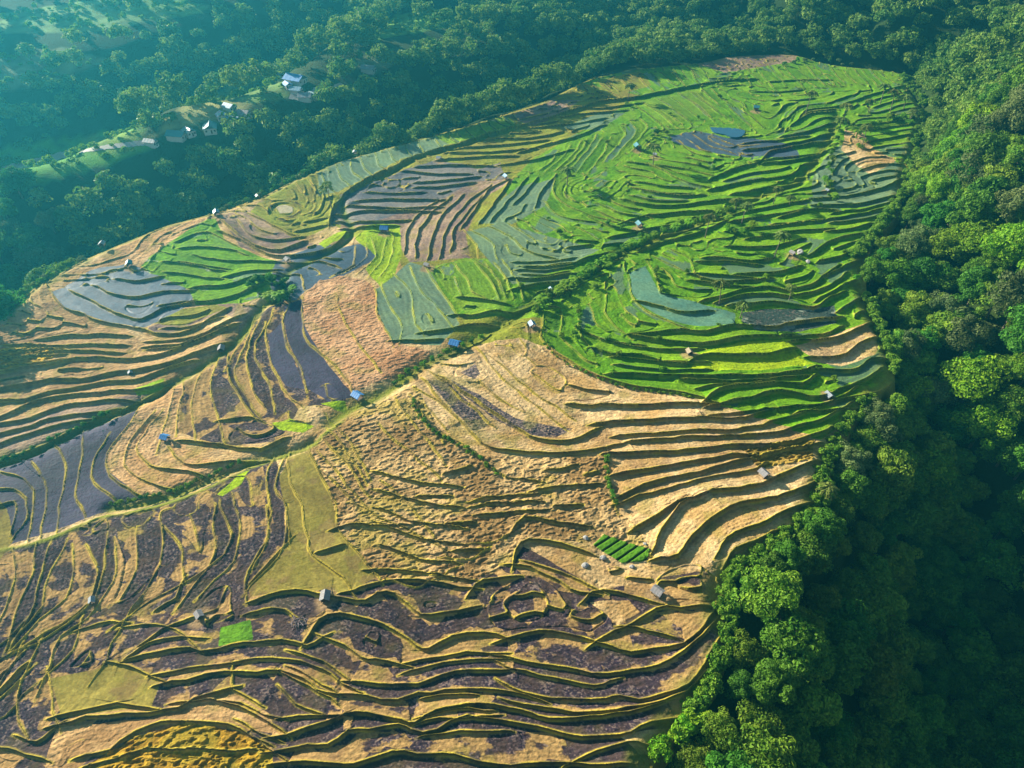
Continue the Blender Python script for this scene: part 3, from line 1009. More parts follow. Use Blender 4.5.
# open ground among the woods (photo pixels) : colour | polygon
CLEAR_TXT = """
96,150,50 -160,215 -60,185 0,148 60,138 140,128 152,146 120,160 60,178 0,192 -80,215
120,150,60 75,140 140,130 152,146 105,158
150,150,86 150,140 180,105 230,92 262,100 225,120 200,122
110,140,70 215,96 240,78 275,74 290,95 260,105
104,150,54 372,42 396,14 450,8 472,16 440,30 395,36
120,130,90 345,66 380,48 400,58 375,76
120,150,90 0,14 120,-4 210,6 190,14 80,34 0,32
110,150,70 130,10 160,-8 210,8 190,16
130,140,100 -20,58 60,48 110,58 60,84 0,92
"""
CLEAR = []
for row in CLEAR_TXT.strip().splitlines():
    c, s = row.split(' ', 1)
    CLEAR.append((alb(*[float(q) for q in c.split(',')]), P(s)))
hpx, hpy, _f = project(HX, HY, HZ)
hn = fbm(HX / 14, HY / 14, 19, 3)[..., None]
hcol = alb(34, 58, 18) * (1 - hn) + alb(56, 74, 26) * hn
hclear = np.zeros(HX.shape, bool)
for c, poly in CLEAR:
    m = inpoly(hpx, hpy, poly) & (HY > 150)
    hcol[m] = 1.25 * c * (.45 + .9 * fbm(HX[m] / 7, HY[m] / 7, 29, 3)[:, None]) * (1 - .35 * (np.abs((HZ[m] / 1.6) % 1 - .5) > .36))[:, None]; hclear |= m
idx = np.arange(HX.size).reshape(HX.shape)
fq = np.stack([idx[:-1, :-1], idx[:-1, 1:], idx[1:, 1:], idx[1:, :-1]], -1).reshape(-1, 4)
hm = mesh_from('hills', np.stack([HX, HY, HZ], -1).reshape(-1, 3), fq, {'wet': np.zeros(HX.size), 'bmp': np.ones(HX.size)}, {'tint': np.clip(hcol.reshape(-1, 3), 0, 1)})
hills = link('hills', hm, ground_mat); hills['kind'] = 'structure'
hills['label'] = 'wooded hills, gully and ravines around the terraces'
print('hills', time.time() - T0)

# ------------------------------------------------------------------ foliage
def leaf_material(name, c, c2, trans=.35):
    m, nt, b = new_mat(name)
    N = nt.nodes.new; L = nt.links.new
    a = N('ShaderNodeAttribute'); a.attribute_name = 'leaf'
    oi = N('ShaderNodeObjectInfo')
    mx = N('ShaderNodeMix'); mx.data_type = 'RGBA'
    mx.inputs[6].default_value = (c[0] * 1.1, c[1] * 1.2, c[2], 1); mx.inputs[7].default_value = (c2[0] * 1.12, c2[1] * 1.2, c2[2], 1)
    L(a.outputs['Fac'], mx.inputs[0])
    hs = N('ShaderNodeHueSaturation')
    r1 = N('ShaderNodeMapRange'); r1.inputs['To Min'].default_value = .475; r1.inputs['To Max'].default_value = .515
    r2 = N('ShaderNodeMapRange'); r2.inputs['To Min'].default_value = .72; r2.inputs['To Max'].default_value = 1.3
    L(oi.outputs['Random'], r1.inputs['Value'])
    mth = N('ShaderNodeMath'); mth.operation = 'FRACT'; ml = N('ShaderNodeMath'); ml.operation = 'MULTIPLY'; ml.inputs[1].default_value = 7.31
    L(oi.outputs['Random'], ml.inputs[0]); L(ml.outputs[0], mth.inputs[0]); L(mth.outputs[0], r2.inputs['Value'])
    L(r1.outputs['Result'], hs.inputs['Hue']); L(r2.outputs['Result'], hs.inputs['Value']); L(mx.outputs[2], hs.inputs['Color'])
    L(hs.outputs['Color'], b.inputs['Base Color'])
    b.inputs['Roughness'].default_value = .6; b.inputs['Specular IOR Level'].default_value = .15
    tr = N('ShaderNodeBsdfTranslucent'); L(hs.outputs['Color'], tr.inputs['Color'])
    ms = N('ShaderNodeMixShader'); ms.inputs[0].default_value = trans
    L(b.outputs[0], ms.inputs[1]); L(tr.outputs[0], ms.inputs[2])
    L(ms.outputs[0], nt.nodes['Material Output'].inputs['Surface'])
    return m

LEAF = {
 'olive': leaf_material('olive_leaves', (.080, .185, .014), (.185, .290, .026)),
 'deep': leaf_material('deep_green_leaves', (.036, .130, .012), (.090, .230, .020)),
 'grey': leaf_material('grey_green_leaves', (.085, .135, .042), (.150, .195, .070)),
 'bright': leaf_material('bright_green_leaves', (.085, .230, .008), (.190, .330, .014)),
 'palm': leaf_material('palm_fronds', (.120, .190, .036), (.230, .270, .07)),
 'dry': leaf_material('dry_leaves', (.160, .120, .050), (.190, .150, .070)),
}
bark, _nt, _b = new_mat('bark'); _b.inputs['Base Color'].default_value = (.16, .12, .08, 1); _b.inputs['Roughness'].default_value = .9
_tn = _nt.nodes.new('ShaderNodeTexNoise'); _tn.inputs['Scale'].default_value = 6
_cr = _nt.nodes.new('ShaderNodeValToRGB'); _cr.color_ramp.elements[0].color = (.08, .06, .04, 1); _cr.color_ramp.elements[1].color = (.24, .19, .14, 1)
_nt.links.new(_tn.outputs['Fac'], _cr.inputs['Fac']); _nt.links.new(_cr.outputs['Color'], _b.inputs['Base Color'])

def leaf_quads(ctr, nrm, size, rng):
    """one bent leaf spray per centre, facing roughly along nrm"""
    n = len(ctr)
    nrm = nrm / (np.linalg.norm(nrm, axis=1)[:, None] + 1e-9)
    r = rng.normal(size=(n, 3)); t = np.cross(nrm, r); t /= np.linalg.norm(t, axis=1)[:, None] + 1e-9
    b = np.cross(nrm, t)
    s = size[:, None]
    k1 = rng.uniform(.6, 1.1, (n, 1)); k2 = rng.uniform(.35, .7, (n, 1))
    v = np.stack([ctr - t * s * k1, ctr - b * s * k2 + nrm * s * .12, ctr + t * s * k1 - nrm * s * .25, ctr + b * s * k2 + nrm * s * .12], 1)
    return v.reshape(-1, 3), np.arange(n * 4).reshape(n, 4)

def crown_points(rng, rad, height, base, nl, per, flat=.8, lobe=(.22, .42)):
    """leaf positions, normals and tone on an uneven crown built of many boughs"""
    P_, N_, T_ = [], [], []
    for k in range(nl):
        u = rng.normal(size=3); u /= np.linalg.norm(u)
        if u[2] < -.45: u[2] = abs(u[2])
        q = rng.uniform(.40, 1.0) * rng.uniform(.75, 1.2)
        c = np.array([u[0] * rad * q, u[1] * rad * q, base + height * (.5 + .5 * u[2] * q)])
        lr = rad * rng.uniform(*lobe)
        n = int(per * rng.uniform(.6, 1.4))
        d = rng.normal(size=(n, 3)); d[:, 2] = d[:, 2] * .8 + .35
        d /= np.linalg.norm(d, axis=1)[:, None]
        p = c + d * lr * rng.uniform(.75, 1.12, (n, 1)) * np.array([1, 1, flat])
        P_.append(p); N_.append(d + rng.normal(size=(n, 3)) * .32); T_.append(np.clip(rng.uniform(.15, .85) + rng.normal(size=n) * .22, 0, 1))
    return np.vstack(P_), np.vstack(N_), np.concatenate(T_)

def leaf_mesh(name, P_, N_, T_, size, rng):
    sz = size * rng.uniform(.6, 1.35, len(P_))
    v, f = leaf_quads(P_, N_, sz, rng)
    return mesh_from(name, v, f, {'leaf': np.repeat(T_, 4)}, smooth=False)

def tube(V, Fq, pts, rads, sides=7):
    pts = np.asarray(pts, float); b0 = len(V)
    for i, (p, r) in enumerate(zip(pts, rads)):
        d = pts[min(i + 1, len(pts) - 1)] - pts[max(i - 1, 0)]
        d /= np.linalg.norm(d) + 1e-9
        a = np.cross(d, (0, 0, 1) if abs(d[2]) < .9 else (1, 0, 0)); a /= np.linalg.norm(a); b = np.cross(d, a)
        for k in range(sides):
            t = 2 * math.pi * k / sides
            V.append(p + r * (a * math.cos(t) + b * math.sin(t)))
    for i in range(len(pts) - 1):
        for k in range(sides):
            k2 = (k + 1) % sides
            Fq.append((b0 + i * sides + k, b0 + i * sides + k2, b0 + (i + 1) * sides + k2, b0 + (i + 1) * sides + k))

def trunk_mesh(name, rng, h, rad, r0):
    V, Fq = [], []
    pts = [(0, 0, -1.0), (rng.uniform(-.1, .1), rng.uniform(-.1, .1), h * .3), (rng.uniform(-.5, .5), rng.uniform(-.5, .5), h * .62), (rng.uniform(-.8, .8), rng.uniform(-.8, .8), h * .9)]
    tube(V, Fq, pts, (r0 * 1.35, r0, r0 * .7, r0 * .25))
    for k in range(6):
        a = k * 1.05 + rng.uniform(-.3, .3); q = rng.uniform(.3, .6)
        p0 = np.array(pts[1]) * (1 - q) + np.array(pts[2]) * q
        p1 = p0 + np.array([math.cos(a) * rad * .4, math.sin(a) * rad * .4, h * .16]); p2 = p0 + np.array([math.cos(a) * rad * .72, math.sin(a) * rad * .72, h * rng.uniform(.2, .38)])
        tube(V, Fq, (p0, p1, p2), (r0 * .45, r0 * .3, r0 * .1), 5)
    return mesh_from(name, np.array(V), np.array(Fq))

TREES = []
for k_ in range(9):
    rng = np.random.default_rng(100 + k_)
    kind = ('olive', 'deep', 'bright', 'olive', 'deep', 'grey', 'bright', 'deep', 'olive')[k_]
    rad = (5.2, 4.2, 6.4, 4.6, 5.6, 6.0, 3.8, 6.6, 5.0)[k_]; h = (12, 16, 12, 10, 13, 14, 13, 11, 15)[k_]; base = h * .16
    P_, N_, T_ = crown_points(rng, rad, h - base, base, 54, 150)
    cm = leaf_mesh('crown', P_, N_, T_, .40, rng); cm.materials.append(LEAF[kind])
    tm = trunk_mesh('trunk', rng, h, rad, .32); tm.materials.append(bark)
    TREES.append((kind, rad, h, cm, tm))

PALMS = []
for k_ in range(3):
    rng = np.random.default_rng(200 + k_)
    h = (8.5, 10.5, 6.5)[k_]
    bend = rng.uniform(-1.2, 1.2, 2)
    V, Fq = [], []
    top = np.array([bend[0], bend[1], h])
    tube(V, Fq, [(0, 0, -.6), (bend[0] * .15, bend[1] * .15, h * .35), (bend[0] * .5, bend[1] * .5, h * .7), top], (.26, .19, .16, .13))
    tm = mesh_from('trunk', np.array(V), np.array(Fq)); tm.materials.append(bark)
    P_, N_, T_, Sz = [], [], [], []
    for f in range(19):
        a = f * 2.4 + rng.uniform(-.2, .2); up = rng.uniform(.1, 1.0); L_ = rng.uniform(2.7, 3.7)
        for s in np.linspace(.08, 1, 13):
            c = top + np.array([math.cos(a) * L_ * s, math.sin(a) * L_ * s, L_ * (up * s - 1.15 * s * s * (.5 + .5 * up)) + .15])
            for sd in (-1, 1):
                side = np.array([-math.sin(a), math.cos(a), -.55]) * sd
                P_.append(c + side * .30 * (1.1 - .7 * s)); N_.append(np.array([math.cos(a) * .2, math.sin(a) * .2, 1]) + side * .5); T_.append(rng.uniform(.2, 1))
    cm = leaf_mesh('crown', np.array(P_), np.array(N_), np.array(T_), .58, rng); cm.materials.append(LEAF['palm'])
    PALMS.append((h, cm, tm))

BUSH = []
for k_ in range(6):
    rng = np.random.default_rng(300 + k_)
    kind = ('bright', 'deep', 'olive', 'grey', 'bright', 'olive')[k_]
    P_, N_, T_ = crown_points(rng, 1.25, 1.9, 0, 13, 34, lobe=(.3, .5))
    cm = leaf_mesh('bush', P_, N_, T_, .27, rng); cm.materials.append(LEAF[kind])
    BUSH.append((kind, cm))
BANANA = []
for k_ in range(2):
    rng = np.random.default_rng(330 + k_)
    V, Fq = [], []
    for s_ in range(4):
        bx_, by_ = rng.uniform(-.8, .8, 2); hh = rng.uniform(1.6, 2.6)
        for f in range(8):
            a = f * .8 + rng.uniform(-.3, .3); L_ = rng.uniform(1.4, 2.1); w = .32
            d = np.array([math.cos(a), math.sin(a), 0]); sd = np.array([-math.sin(a), math.cos(a), 0])
            base_ = np.array([bx_, by_, hh]); b0 = len(V)
            for s in (0, .3, .65, 1):
                c = base_ + d * L_ * s + np.array([0, 0, L_ * (.8 * s - .95 * s * s)])
                ww = w * (math.sin(math.pi * min(.97, s * .85 + .12)))
                V.append(c - sd * ww); V.append(c + sd * ww)
            for i in range(3):
                Fq.append((b0 + 2 * i, b0 + 2 * i + 1, b0 + 2 * i + 3, b0 + 2 * i + 2))
        b0 = len(V)
        tube(V, Fq, [(bx_, by_, -.3), (bx_, by_, hh)], (.16, .10), 5)
    me = mesh_from('banana_plant', np.array(V), np.array(Fq), {'leaf': rng.uniform(0, 1, len(V))}); me.materials.append(LEAF['bright'])
    BANANA.append(me)
print('protos', time.time() - T0)

ORD = ('first second third fourth fifth sixth seventh eighth ninth tenth eleventh twelfth thirteenth fourteenth fifteenth sixteenth seventeenth eighteenth nineteenth').split()
def ordinal(n):
    if n <= 19: return ORD[n - 1]
    tens = {2: 'twent', 3: 'thirt', 4: 'fort', 5: 'fift', 6: 'sixt', 7: 'sevent', 8: 'eight', 9: 'ninet'}[n // 10 % 10]
    return tens + 'ieth' if n % 10 == 0 else tens + 'y-' + ORD[n % 10 - 1]

def put_tree(proto, x, y, z, s, rz, name='broadleaf_tree', squash=1.0):
    cm, tm = proto
    r = bpy.data.objects.new(name, None); COL.objects.link(r)
    r.empty_display_size = .5
    r.location = (x, y, z); r.rotation_euler = (0, 0, rz); r.scale = (s, s, s * squash)
    for nm, me in (('crown', cm), ('trunk', tm)):
        o = bpy.data.objects.new(nm, me); COL.objects.link(o); o.parent = r
    r['category'] = 'tree'
    return r

# ------------------------------------------------------------------ the woods: where trees stand
def scatter(spacing, x0, x1, y0, y1, seed, jit=.42):
    rng = np.random.default_rng(seed)
    nx = int((x1 - x0) / spacing); ny = int((y1 - y0) / (spacing * .87))
    X, Y = np.meshgrid(np.arange(nx), np.arange(ny))
    x = x0 + (X + .5 * (Y % 2)) * spacing + rng.uniform(-jit, jit, X.shape) * spacing
    y = y0 + Y * spacing * .87 + rng.uniform(-jit, jit, X.shape) * spacing
    return x.ravel(), y.ravel()

tx, ty = scatter(7.8, -430, 470, 30, 640, 5)
# a close row along the forest edge
_t = np.diff(FW, axis=0); _t /= np.linalg.norm(_t, axis=1)[:, None] + 1e-9
_mid = (FW[1:] + FW[:-1]) / 2
_sg = 1 if inpoly(_mid[:, 0] + _t[:, 1] * 2, _mid[:, 1] - _t[:, 0] * 2, FW).mean() < .5 else -1
_row = _mid + np.stack([_t[:, 1], -_t[:, 0]], 1) * _sg * np.random.default_rng(3).uniform(2.7, 5.0, (len(_mid), 1))
_px = project(_mid[:, 0], _mid[:, 1], zplane(_mid[:, 0], _mid[:, 1]))
_ok = ((_px[0] > 300) | (_px[0] < 95)) & (_mid[:, 1] > 40) & (np.random.default_rng(4).uniform(size=len(_mid)) < .62)
_g = np.array([hill_point(a + np.random.default_rng(int(a * b)).uniform(-4, 4), b) for a in range(908, 975, 11) for b in range(72, 215, 14)])
tx = np.concatenate([tx, _g[:, 0]]); ty = np.concatenate([ty, _g[:, 1]])
tx = np.concatenate([tx, _row[_ok][:, 0]]); ty = np.concatenate([ty, _row[_ok][:, 1]])
tz = hill_z(tx, ty)
tpx, tpy, tf = project(tx, ty, tz + 8)
keep = (tpx > -120) & (tpx < 1150) & (tpy > -60) & (tpy < 850) & (ty > 34)
inf = inpoly(tx, ty, FW); rim = line_dist(tx, ty, FW, 30.0)
keep &= ~inf & (rim > 2.6)
bpx, bpy_, _f = project(tx, ty, tz)
CLEARP = (.97, .9, .6, .6, .95, .7, .93, .9, .7)
for ci, (c, poly) in enumerate(CLEAR):
    for up in (0, 4, 8, 12):
        qx, qy, _f = project(tx, ty, tz + up)
        keep &= ~(inpoly(qx, qy, poly) & (np.random.default_rng(9).uniform(size=len(tx)) < CLEARP[ci]))
# thinner woods on the sunny ridge with the village and on the far slopes
for up in (0, 8):
    qx, qy, _f = project(tx, ty, tz + up)
    for s_ in ("-100,225 0,195 130,165 230,138 320,108 345,100 330,40 290,60 180,108 100,138 0,168 -100,200", "-60,110 0,90 120,60 230,30 340,5 340,-60 -60,-60"):
        keep &= ~(inpoly(qx, qy, P(s_)) & (np.random.default_rng(19 + up).uniform(size=len(tx)) < .45))
# bare rim on the upper left, and the near bottom corner left of the gully
rimbare = (rim < 7) & (bpx < 300) & (bpx > 90)
keep &= ~rimbare
# clear sight of the village houses
HOUSES_PX = ((296, 82), (281, 78), (297, 93), (306, 100), (323, 95), (230, 110), (234, 124), (211, 131), (178, 139), (152, 146), (369, 72), (526, 17), (502, 12))
for a, b in HOUSES_PX:
    for up in (0, 6, 12):
        qx, qy, _f = project(tx, ty, tz + up)
        keep &= ~((np.abs(qx - a) < 7) & (qy > b - 3) & (qy < b + 5) & (bpy_ > b - 3))
woods = np.stack([tx, ty, tz, tpx, tpy, tf, rim], 1)[keep]
print('woods', len(woods), time.time() - T0)

# visible test: does the crown top show above what stands before it (coarse depth check against the ground)
def seen(x, y, z):
    t = np.linspace(.06, .965, 60)[None]
    X = x[:, None] * t; Y = y[:, None] * t; Zl = CAM_H + (z[:, None] - CAM_H) * t
    return (Zl > hill_z(X.ravel(), Y.ravel()).reshape(X.shape) - 1).all(1)

vis = seen(woods[:, 0], woods[:, 1], woods[:, 2] + 10)
infr = (woods[:, 3] > -12) & (woods[:, 3] < 1036) & (woods[:, 4] > -12) & (woods[:, 4] < 785)
order = np.argsort(np.where(vis & infr, woods[:, 5], 1e4 + woods[:, 5]))
near = order[:300]; rest = order[300:]

# zones for the words
def zone(px, py, rim):
    if px > 640 and py > 60 or px > 850:
        if py > 430 and rim > 34: return 'gully'
        if rim < 13: return 'edge'
        if py > 430: return 'slope'
        return 'hill'
    if py < 60 and px > 560: return 'top'
    if rim < 26: return 'ridge'
    return 'ravine'

rngT = np.random.default_rng(77)
bins = {}
for i in near:
    x, y, z, px, py, f, rm = woods[i]
    zn = zone(px, py, rm)
    sel = rngT.uniform()
    if zn == 'edge': ks = (0, 2, 0, 3, 8, 1, 5)
    elif zn == 'hill': ks = (0, 3, 5, 8, 1, 4, 2)
    elif zn == 'gully': ks = (1, 4, 7)  # dark leaf colours only, to deepen the shade of the gully
    elif zn == 'slope': ks = (2, 8, 3, 0, 4)
    else: ks = (1, 4, 7, 0, 5, 3)
    k_ = ks[int(sel * len(ks))]
    if zn in ('edge', 'slope') and py > 500: k_ = (0, 1, 3, 8, 4)[k_ % 5]
    kind, rad, h, cm, tm = TREES[k_]
    s = rngT.uniform(.6, 1.15) * (1.25 if zn in ('hill', 'top') else 1.05)
    if rm < 8: s *= .72 if zn != 'ridge' else 1.0
    if zn == 'edge' and py > 540: s *= 1.02
    big = 'large' if s > .92 else ('small' if s < .7 else 'medium')
    o = put_tree((cm, tm), x, y, z - .3, s, rngT.uniform(0, 6.28), squash=rngT.uniform(.85, 1.1))
    bins.setdefault((zn, kind, big), []).append((py, px, o))
TINT = {'olive': 'olive green', 'deep': 'dark green', 'grey': 'grey-green', 'bright': 'bright green'}
WHERE = {'edge': ('on the forest edge right of the terraces', 'counting up'),
         'slope': ('on the slope just inside the lower right forest', 'counting up'),
         'gully': ('in the dark shaded gully at lower right', 'counting up'),
         'hill': ('on the forested hill at upper right', 'counting up'),
         'top': ('in the shaded wood above the top terraces', 'counting up'),
         'ridge': ('on the ridge along the upper left rim', 'counting up'),
         'ravine': ('in the hazy ravine behind the terraces', 'counting up')}
GRP = {'edge': 'forest edge trees right of the terraces', 'slope': 'trees on the lower right forest slope', 'gully': 'trees in the shaded gully',
       'hill': 'trees on the upper right forest hill', 'top': 'trees above the top terraces', 'ridge': 'ridge trees along the upper left rim', 'ravine': 'trees in the ravine behind the terraces'}
for (zn, kind, big), lst in bins.items():
    lst.sort(key=lambda q: -q[0])
    for n, (py, px, o) in enumerate(lst):
        w, e = WHERE[zn]
        if zn == 'gully':
            o['label'] = f'{big} {TINT[kind]} tree {w}'
            o['group'] = f'{big} {TINT[kind]} {GRP[zn]}'
        else:
            o['label'] = f'{ordinal(n + 1)} {big} {TINT[kind]} tree {w}, {e}' if len(lst) > 1 else f'only {big} {TINT[kind]} tree {w}'
            o['group'] = GRP[zn]

# the far-off woods that read as one mass
rngW = np.random.default_rng(88)
Vs, Fs, Ts, Ms = [], [], [], []; nb = 0
tem = []
for k_ in range(5):
    rg = np.random.default_rng(400 + k_)
    tem.append(crown_points(rg, 5.2, 8.5, 3.5, 30, 17))
for i in rest:
    x, y, z = woods[i][:3]
    P_, N_, T_ = tem[rngW.integers(5)]
    s = rngW.uniform(.7, 1.25) * (.72 if woods[i][6] < 8 and woods[i][3] > 640 else 1); a = rngW.uniform(0, 6.28)
    ca, sa = math.cos(a), math.sin(a)
    Rm = np.array([[ca, -sa, 0], [sa, ca, 0], [0, 0, 1]])
    p = (P_ * s) @ Rm.T + np.array([x, y, z - .3]); n_ = N_ @ Rm.T
    v, f = leaf_quads(p, n_, .85 * s * rngW.uniform(.6, 1.3, len(p)), rngW)
    Vs.append(v); Fs.append(f + nb); nb += len(v)
    Ts.append(np.repeat(np.clip(T_ + rngW.uniform(-.35, .35), 0, 1), 4))
fw = mesh_from('distant_woods', np.vstack(Vs), np.vstack(Fs), {'leaf': np.concatenate(Ts)}, smooth=False)
fw.materials.append(leaf_material('distant_leaves', (.052, .160, .022), (.180, .290, .045)))
dw = link('distant_woods', fw); dw['kind'] = 'stuff'; dw['category'] = 'woods'
dw['label'] = 'hazy blue-green woods filling the ravines and hillsides beyond the terraces'
print('trees', time.time() - T0)

# ------------------------------------------------------------------ palms standing alone
def top_fix(px, py): return field_point(px, py)
PALM_AT = [  # foot pixel, field or hill, words
 (628, 101, 'f', 'lone palm beside the dark ditch of the upper terraces'),
 (806, 112, 'f', 'tall lone palm on the bright upper terraces near the top'),
 (838, 132, 'f', 'palm at the top of the hedge leading into the upper right terraces'),
 (843, 122, 'f', 'palm leaning beside another at the top of the upper right hedge'),
 (862, 146, 'f', 'bushy palm on the tan knoll above the grey stepped paddies'),
 (868, 112, 'f', 'palm in the grove by the forest, nearest the tall lone palm'),
 (880, 104, 'f', 'palm at the back of the grove on the upper right terraces'),
 (890, 112, 'f', 'palm in the middle of the grove on the upper right terraces'),
 (903, 110, 'f', 'palm in the grove closest to the upper right forest'),
 (909, 122, 'f', 'low palm at the front of the grove by the upper right forest'),
 (719, 305, 'f', 'slender pale palm by the muddy pond in the green terraces'),
 (740, 318, 'f', 'slender palm on the bund left of the muddy pond'),
 (789, 300, 'f', 'short palm on the bank just above the muddy pond'),
 (774, 258, 'f', 'palm beside the grey boulders in the green terraces'),
 (735, 212, 'f', 'palm at the upper end of the hedge across the green terraces'),
 (742, 222, 'f', 'palm leaning over the hedge end in the green terraces'),
 (773, 204, 'f', 'small palm on the green bund above the hedge'),
 (789, 206, 'f', 'small palm on the green bund beside the grey paddies'),
 (653, 165, 'f', 'palm beside the dark teal hut'),
 (705, 238, 'f', 'tall palm in the hedge above the teal flooded paddy'),
 (822, 500, 'f', 'palm on the forest edge beside the lower straw terraces'),
 (329, 194, 'f', 'small palm by the upper left ditch bend'),
 (332, 209, 'f', 'palm at the end of the upper left ditch'),
 (567, 185, 'f', 'palm in the middle of the upper green terraces'),
]
for i, (px, py, w, lab) in enumerate(PALM_AT):
    x, y, z = top_fix(px, py)
    h, cm, tm = PALMS[i % 3]
    s = rngT.uniform(.75, 1.0) * (.75 if 'small' in lab or 'short' in lab or 'low' in lab else 1)
    o = put_tree((cm, tm), x, y, z - .2, s, rngT.uniform(0, 6.28), 'palm_tree')
    o['label'] = lab; o['group'] = 'palms scattered over the terraces'
for px, py, lab in ((300, 62, 'palm on the hilltop behind the village houses'), (322, 66, 'palm beside the village road'), (312, 54, 'palm at the back of the village'),
                    (336, 56, 'palm right of the village on the ridge'), (240, 96, 'palm above the teal roofed village house'), (226, 88, 'palm by the tan clearing left of the village')):
    x, y, z = hill_point(px, py)
    h, cm, tm = PALMS[int(px) % 3]
    o = put_tree((cm, tm), x, y, z - .2, .95, rngT.uniform(0, 6.28), 'palm_tree'); o['label'] = lab; o['group'] = 'palms around the village'

# ------------------------------------------------------------------ hedges and bushes along ditches and rims
def put_bush(px, py, s, lab, grp, kind=None, banana=False, hill=False):
    x, y, z = hill_point(px, py) if hill else field_point(px, py)
    if banana:
        me = BANANA[rngT.integers(2)]; nm = 'banana_plant'
    else:
        c = [q for q in BUSH if kind is None or q[0] in kind]
        me = c[rngT.integers(len(c))][1]; nm = 'bush'
    o = bpy.data.objects.new(nm, me); COL.objects.link(o)
    o.location = (x, y, z - .15); o.rotation_euler = (0, 0, rngT.uniform(0, 6.28)); s = s * rngT.uniform(.75, 1.25); o.scale = (s, s, s * rngT.uniform(.8, 1.15))
    o['label'] = lab; o['category'] = 'banana plant' if banana else 'bush'; o['group'] = grp
    return o
UNDER = []
def thicket(pts, n, wid, s):
    """low undergrowth nobody could count, gathered into one object"""
    p = smooth_line(P(pts), .5)
    for i in np.linspace(0, len(p) - 1, n).astype(int):
        x, y, z = field_point(p[i][0] + rngT.uniform(-wid, wid), p[i][1] + rngT.uniform(-wid, wid) * .6)
        P_, N_, T_ = crown_points(rngT, 1.25, 1.9, 0, 10, 26, lobe=(.3, .5))
        q = s * rngT.uniform(.6, 1.4)
        UNDER.append((P_ * q + (x, y, z - .15), N_, np.clip(T_ + rngT.uniform(-.3, .3), 0, 1), q))
def hedge(pts, n, wid, s, lab, grp, kind=None, pb=0.0, hill=False):
    p = smooth_line(P(pts), .5)
    seq = np.linspace(0, len(p) - 1, n).astype(int)
    for q, i in enumerate(seq):
        ban = rngT.uniform() < pb
        put_bush(p[i][0] + rngT.uniform(-wid, wid), p[i][1] + rngT.uniform(-wid, wid) * .6, s, (f'leafy banana plant ' if ban else 'rounded bush ') + lab, ('banana plants ' if ban else 'bushes ') + grp, kind, ban, hill)
hedge("535,312 552,298 575,282 600,266 625,250 645,240", 46, 5, 1.15, 'in the hedge across the middle of the green terraces', 'in the middle hedge', ('bright', 'deep', 'olive'), .35)
hedge("645,240 670,231 700,222 730,212", 20, 3.5, 1.0, 'at the upper end of the hedge across the green terraces', 'in the upper hedge', ('bright', 'olive'), .4)
hedge("730,212 725,225 735,235 750,228", 10, 4, .9, 'on the tan bank at the hedge end', 'at the hedge end', ('olive', 'bright'), .3)
hedge("250,284 268,280 285,288 290,298 270,300", 24, 4, 1.0, 'on the dark bank below the left green paddy', 'on the dark bank', ('deep',), .1)
hedge("395,385 415,372 430,360 455,352 480,338", 12, 3, .8, 'in the ditch between the blue roofed huts', 'in the ditch between the huts', ('deep', 'bright'), .2)
hedge("545,320 546,345 575,368 620,386 650,391 690,397", 30, 1.2, .45, 'on the bund between green paddies and pale straw', 'on the curving bund', ('olive', 'bright'))
hedge("412,402 432,430 470,452 498,474", 20, 2, .5, 'on the diagonal bund through the textured straw', 'on the diagonal straw bund', ('olive', 'bright'))
hedge("606,458 609,480 615,504", 10, 1.2, .5, 'on the short bund down the straw terraces', 'on the short straw bund', ('deep', 'olive'))
hedge("215,212 240,204 262,196 290,182 312,170", 26, 2.0, .8, 'along the rim beside the burnt plots at upper left', 'along the upper left rim', ('grey', 'deep'))
hedge("5,312 30,290 60,272 80,262", 22, 3, .95, 'along the far left rim of the terraces', 'along the far left rim', ('grey', 'bright', 'olive'))
thicket("855,258 868,240 880,225 892,212", 60, 4, 1.1)
thicket("868,300 878,325 890,350 893,372", 68, 4, 1.0)
thicket("870,402 845,430 826,470 815,510 780,540 740,565 722,595 728,640 712,680 690,715", 190, 7, .95)
hedge("655,755 680,730 700,720", 10, 6, 1.3, 'at the bottom of the terraces beside the forest', 'at the bottom rim', ('bright',))
hedge("833,200 828,185 830,165 838,140 842,125", 18, 3, .9, 'in the hedge left of the grey stepped paddies', 'in the upper right hedge', ('bright', 'olive'), .3)
hedge("780,68 800,62 825,60 850,66", 12, 2, .9, 'on the top rim of the green terraces', 'on the top rim', ('grey', 'deep'))
hedge("637,150 645,146 660,130 668,140", 8, 3, .8, 'beside the dark teal hut', 'beside the teal hut', ('deep', 'bright'))
hedge("865,150 862,138 875,128 895,118 912,124", 18, 6, 1.1, 'under the palms of the upper right grove', 'in the palm grove', ('deep', 'bright', 'olive'), .3)
hedge("575,340 580,322 579,310", 8, 2, .7, 'on the bund in the bright green paddy', 'on the green bund', ('olive', 'bright'))
hedge("655,270 658,282 662,292", 8, 2, .7, 'on the bund left of the teal flooded paddy', 'left of the teal paddy', ('olive',))
hedge("110,505 150,497 185,488 210,476 240,463", 22, 2, .5, 'in the ditch below the pink straw plots', 'in the lower left ditch', ('deep', 'olive'))
hedge("0,463 30,452 80,427 110,414", 14, 2, .6, 'in the ditch left of the dark flooded plots', 'in the left ditch', ('deep',))
thicket("904,76 913,92 924,112 914,150 903,190 886,222", 110, 4, 1.0)
hj, hi = np.nonzero(hclear)
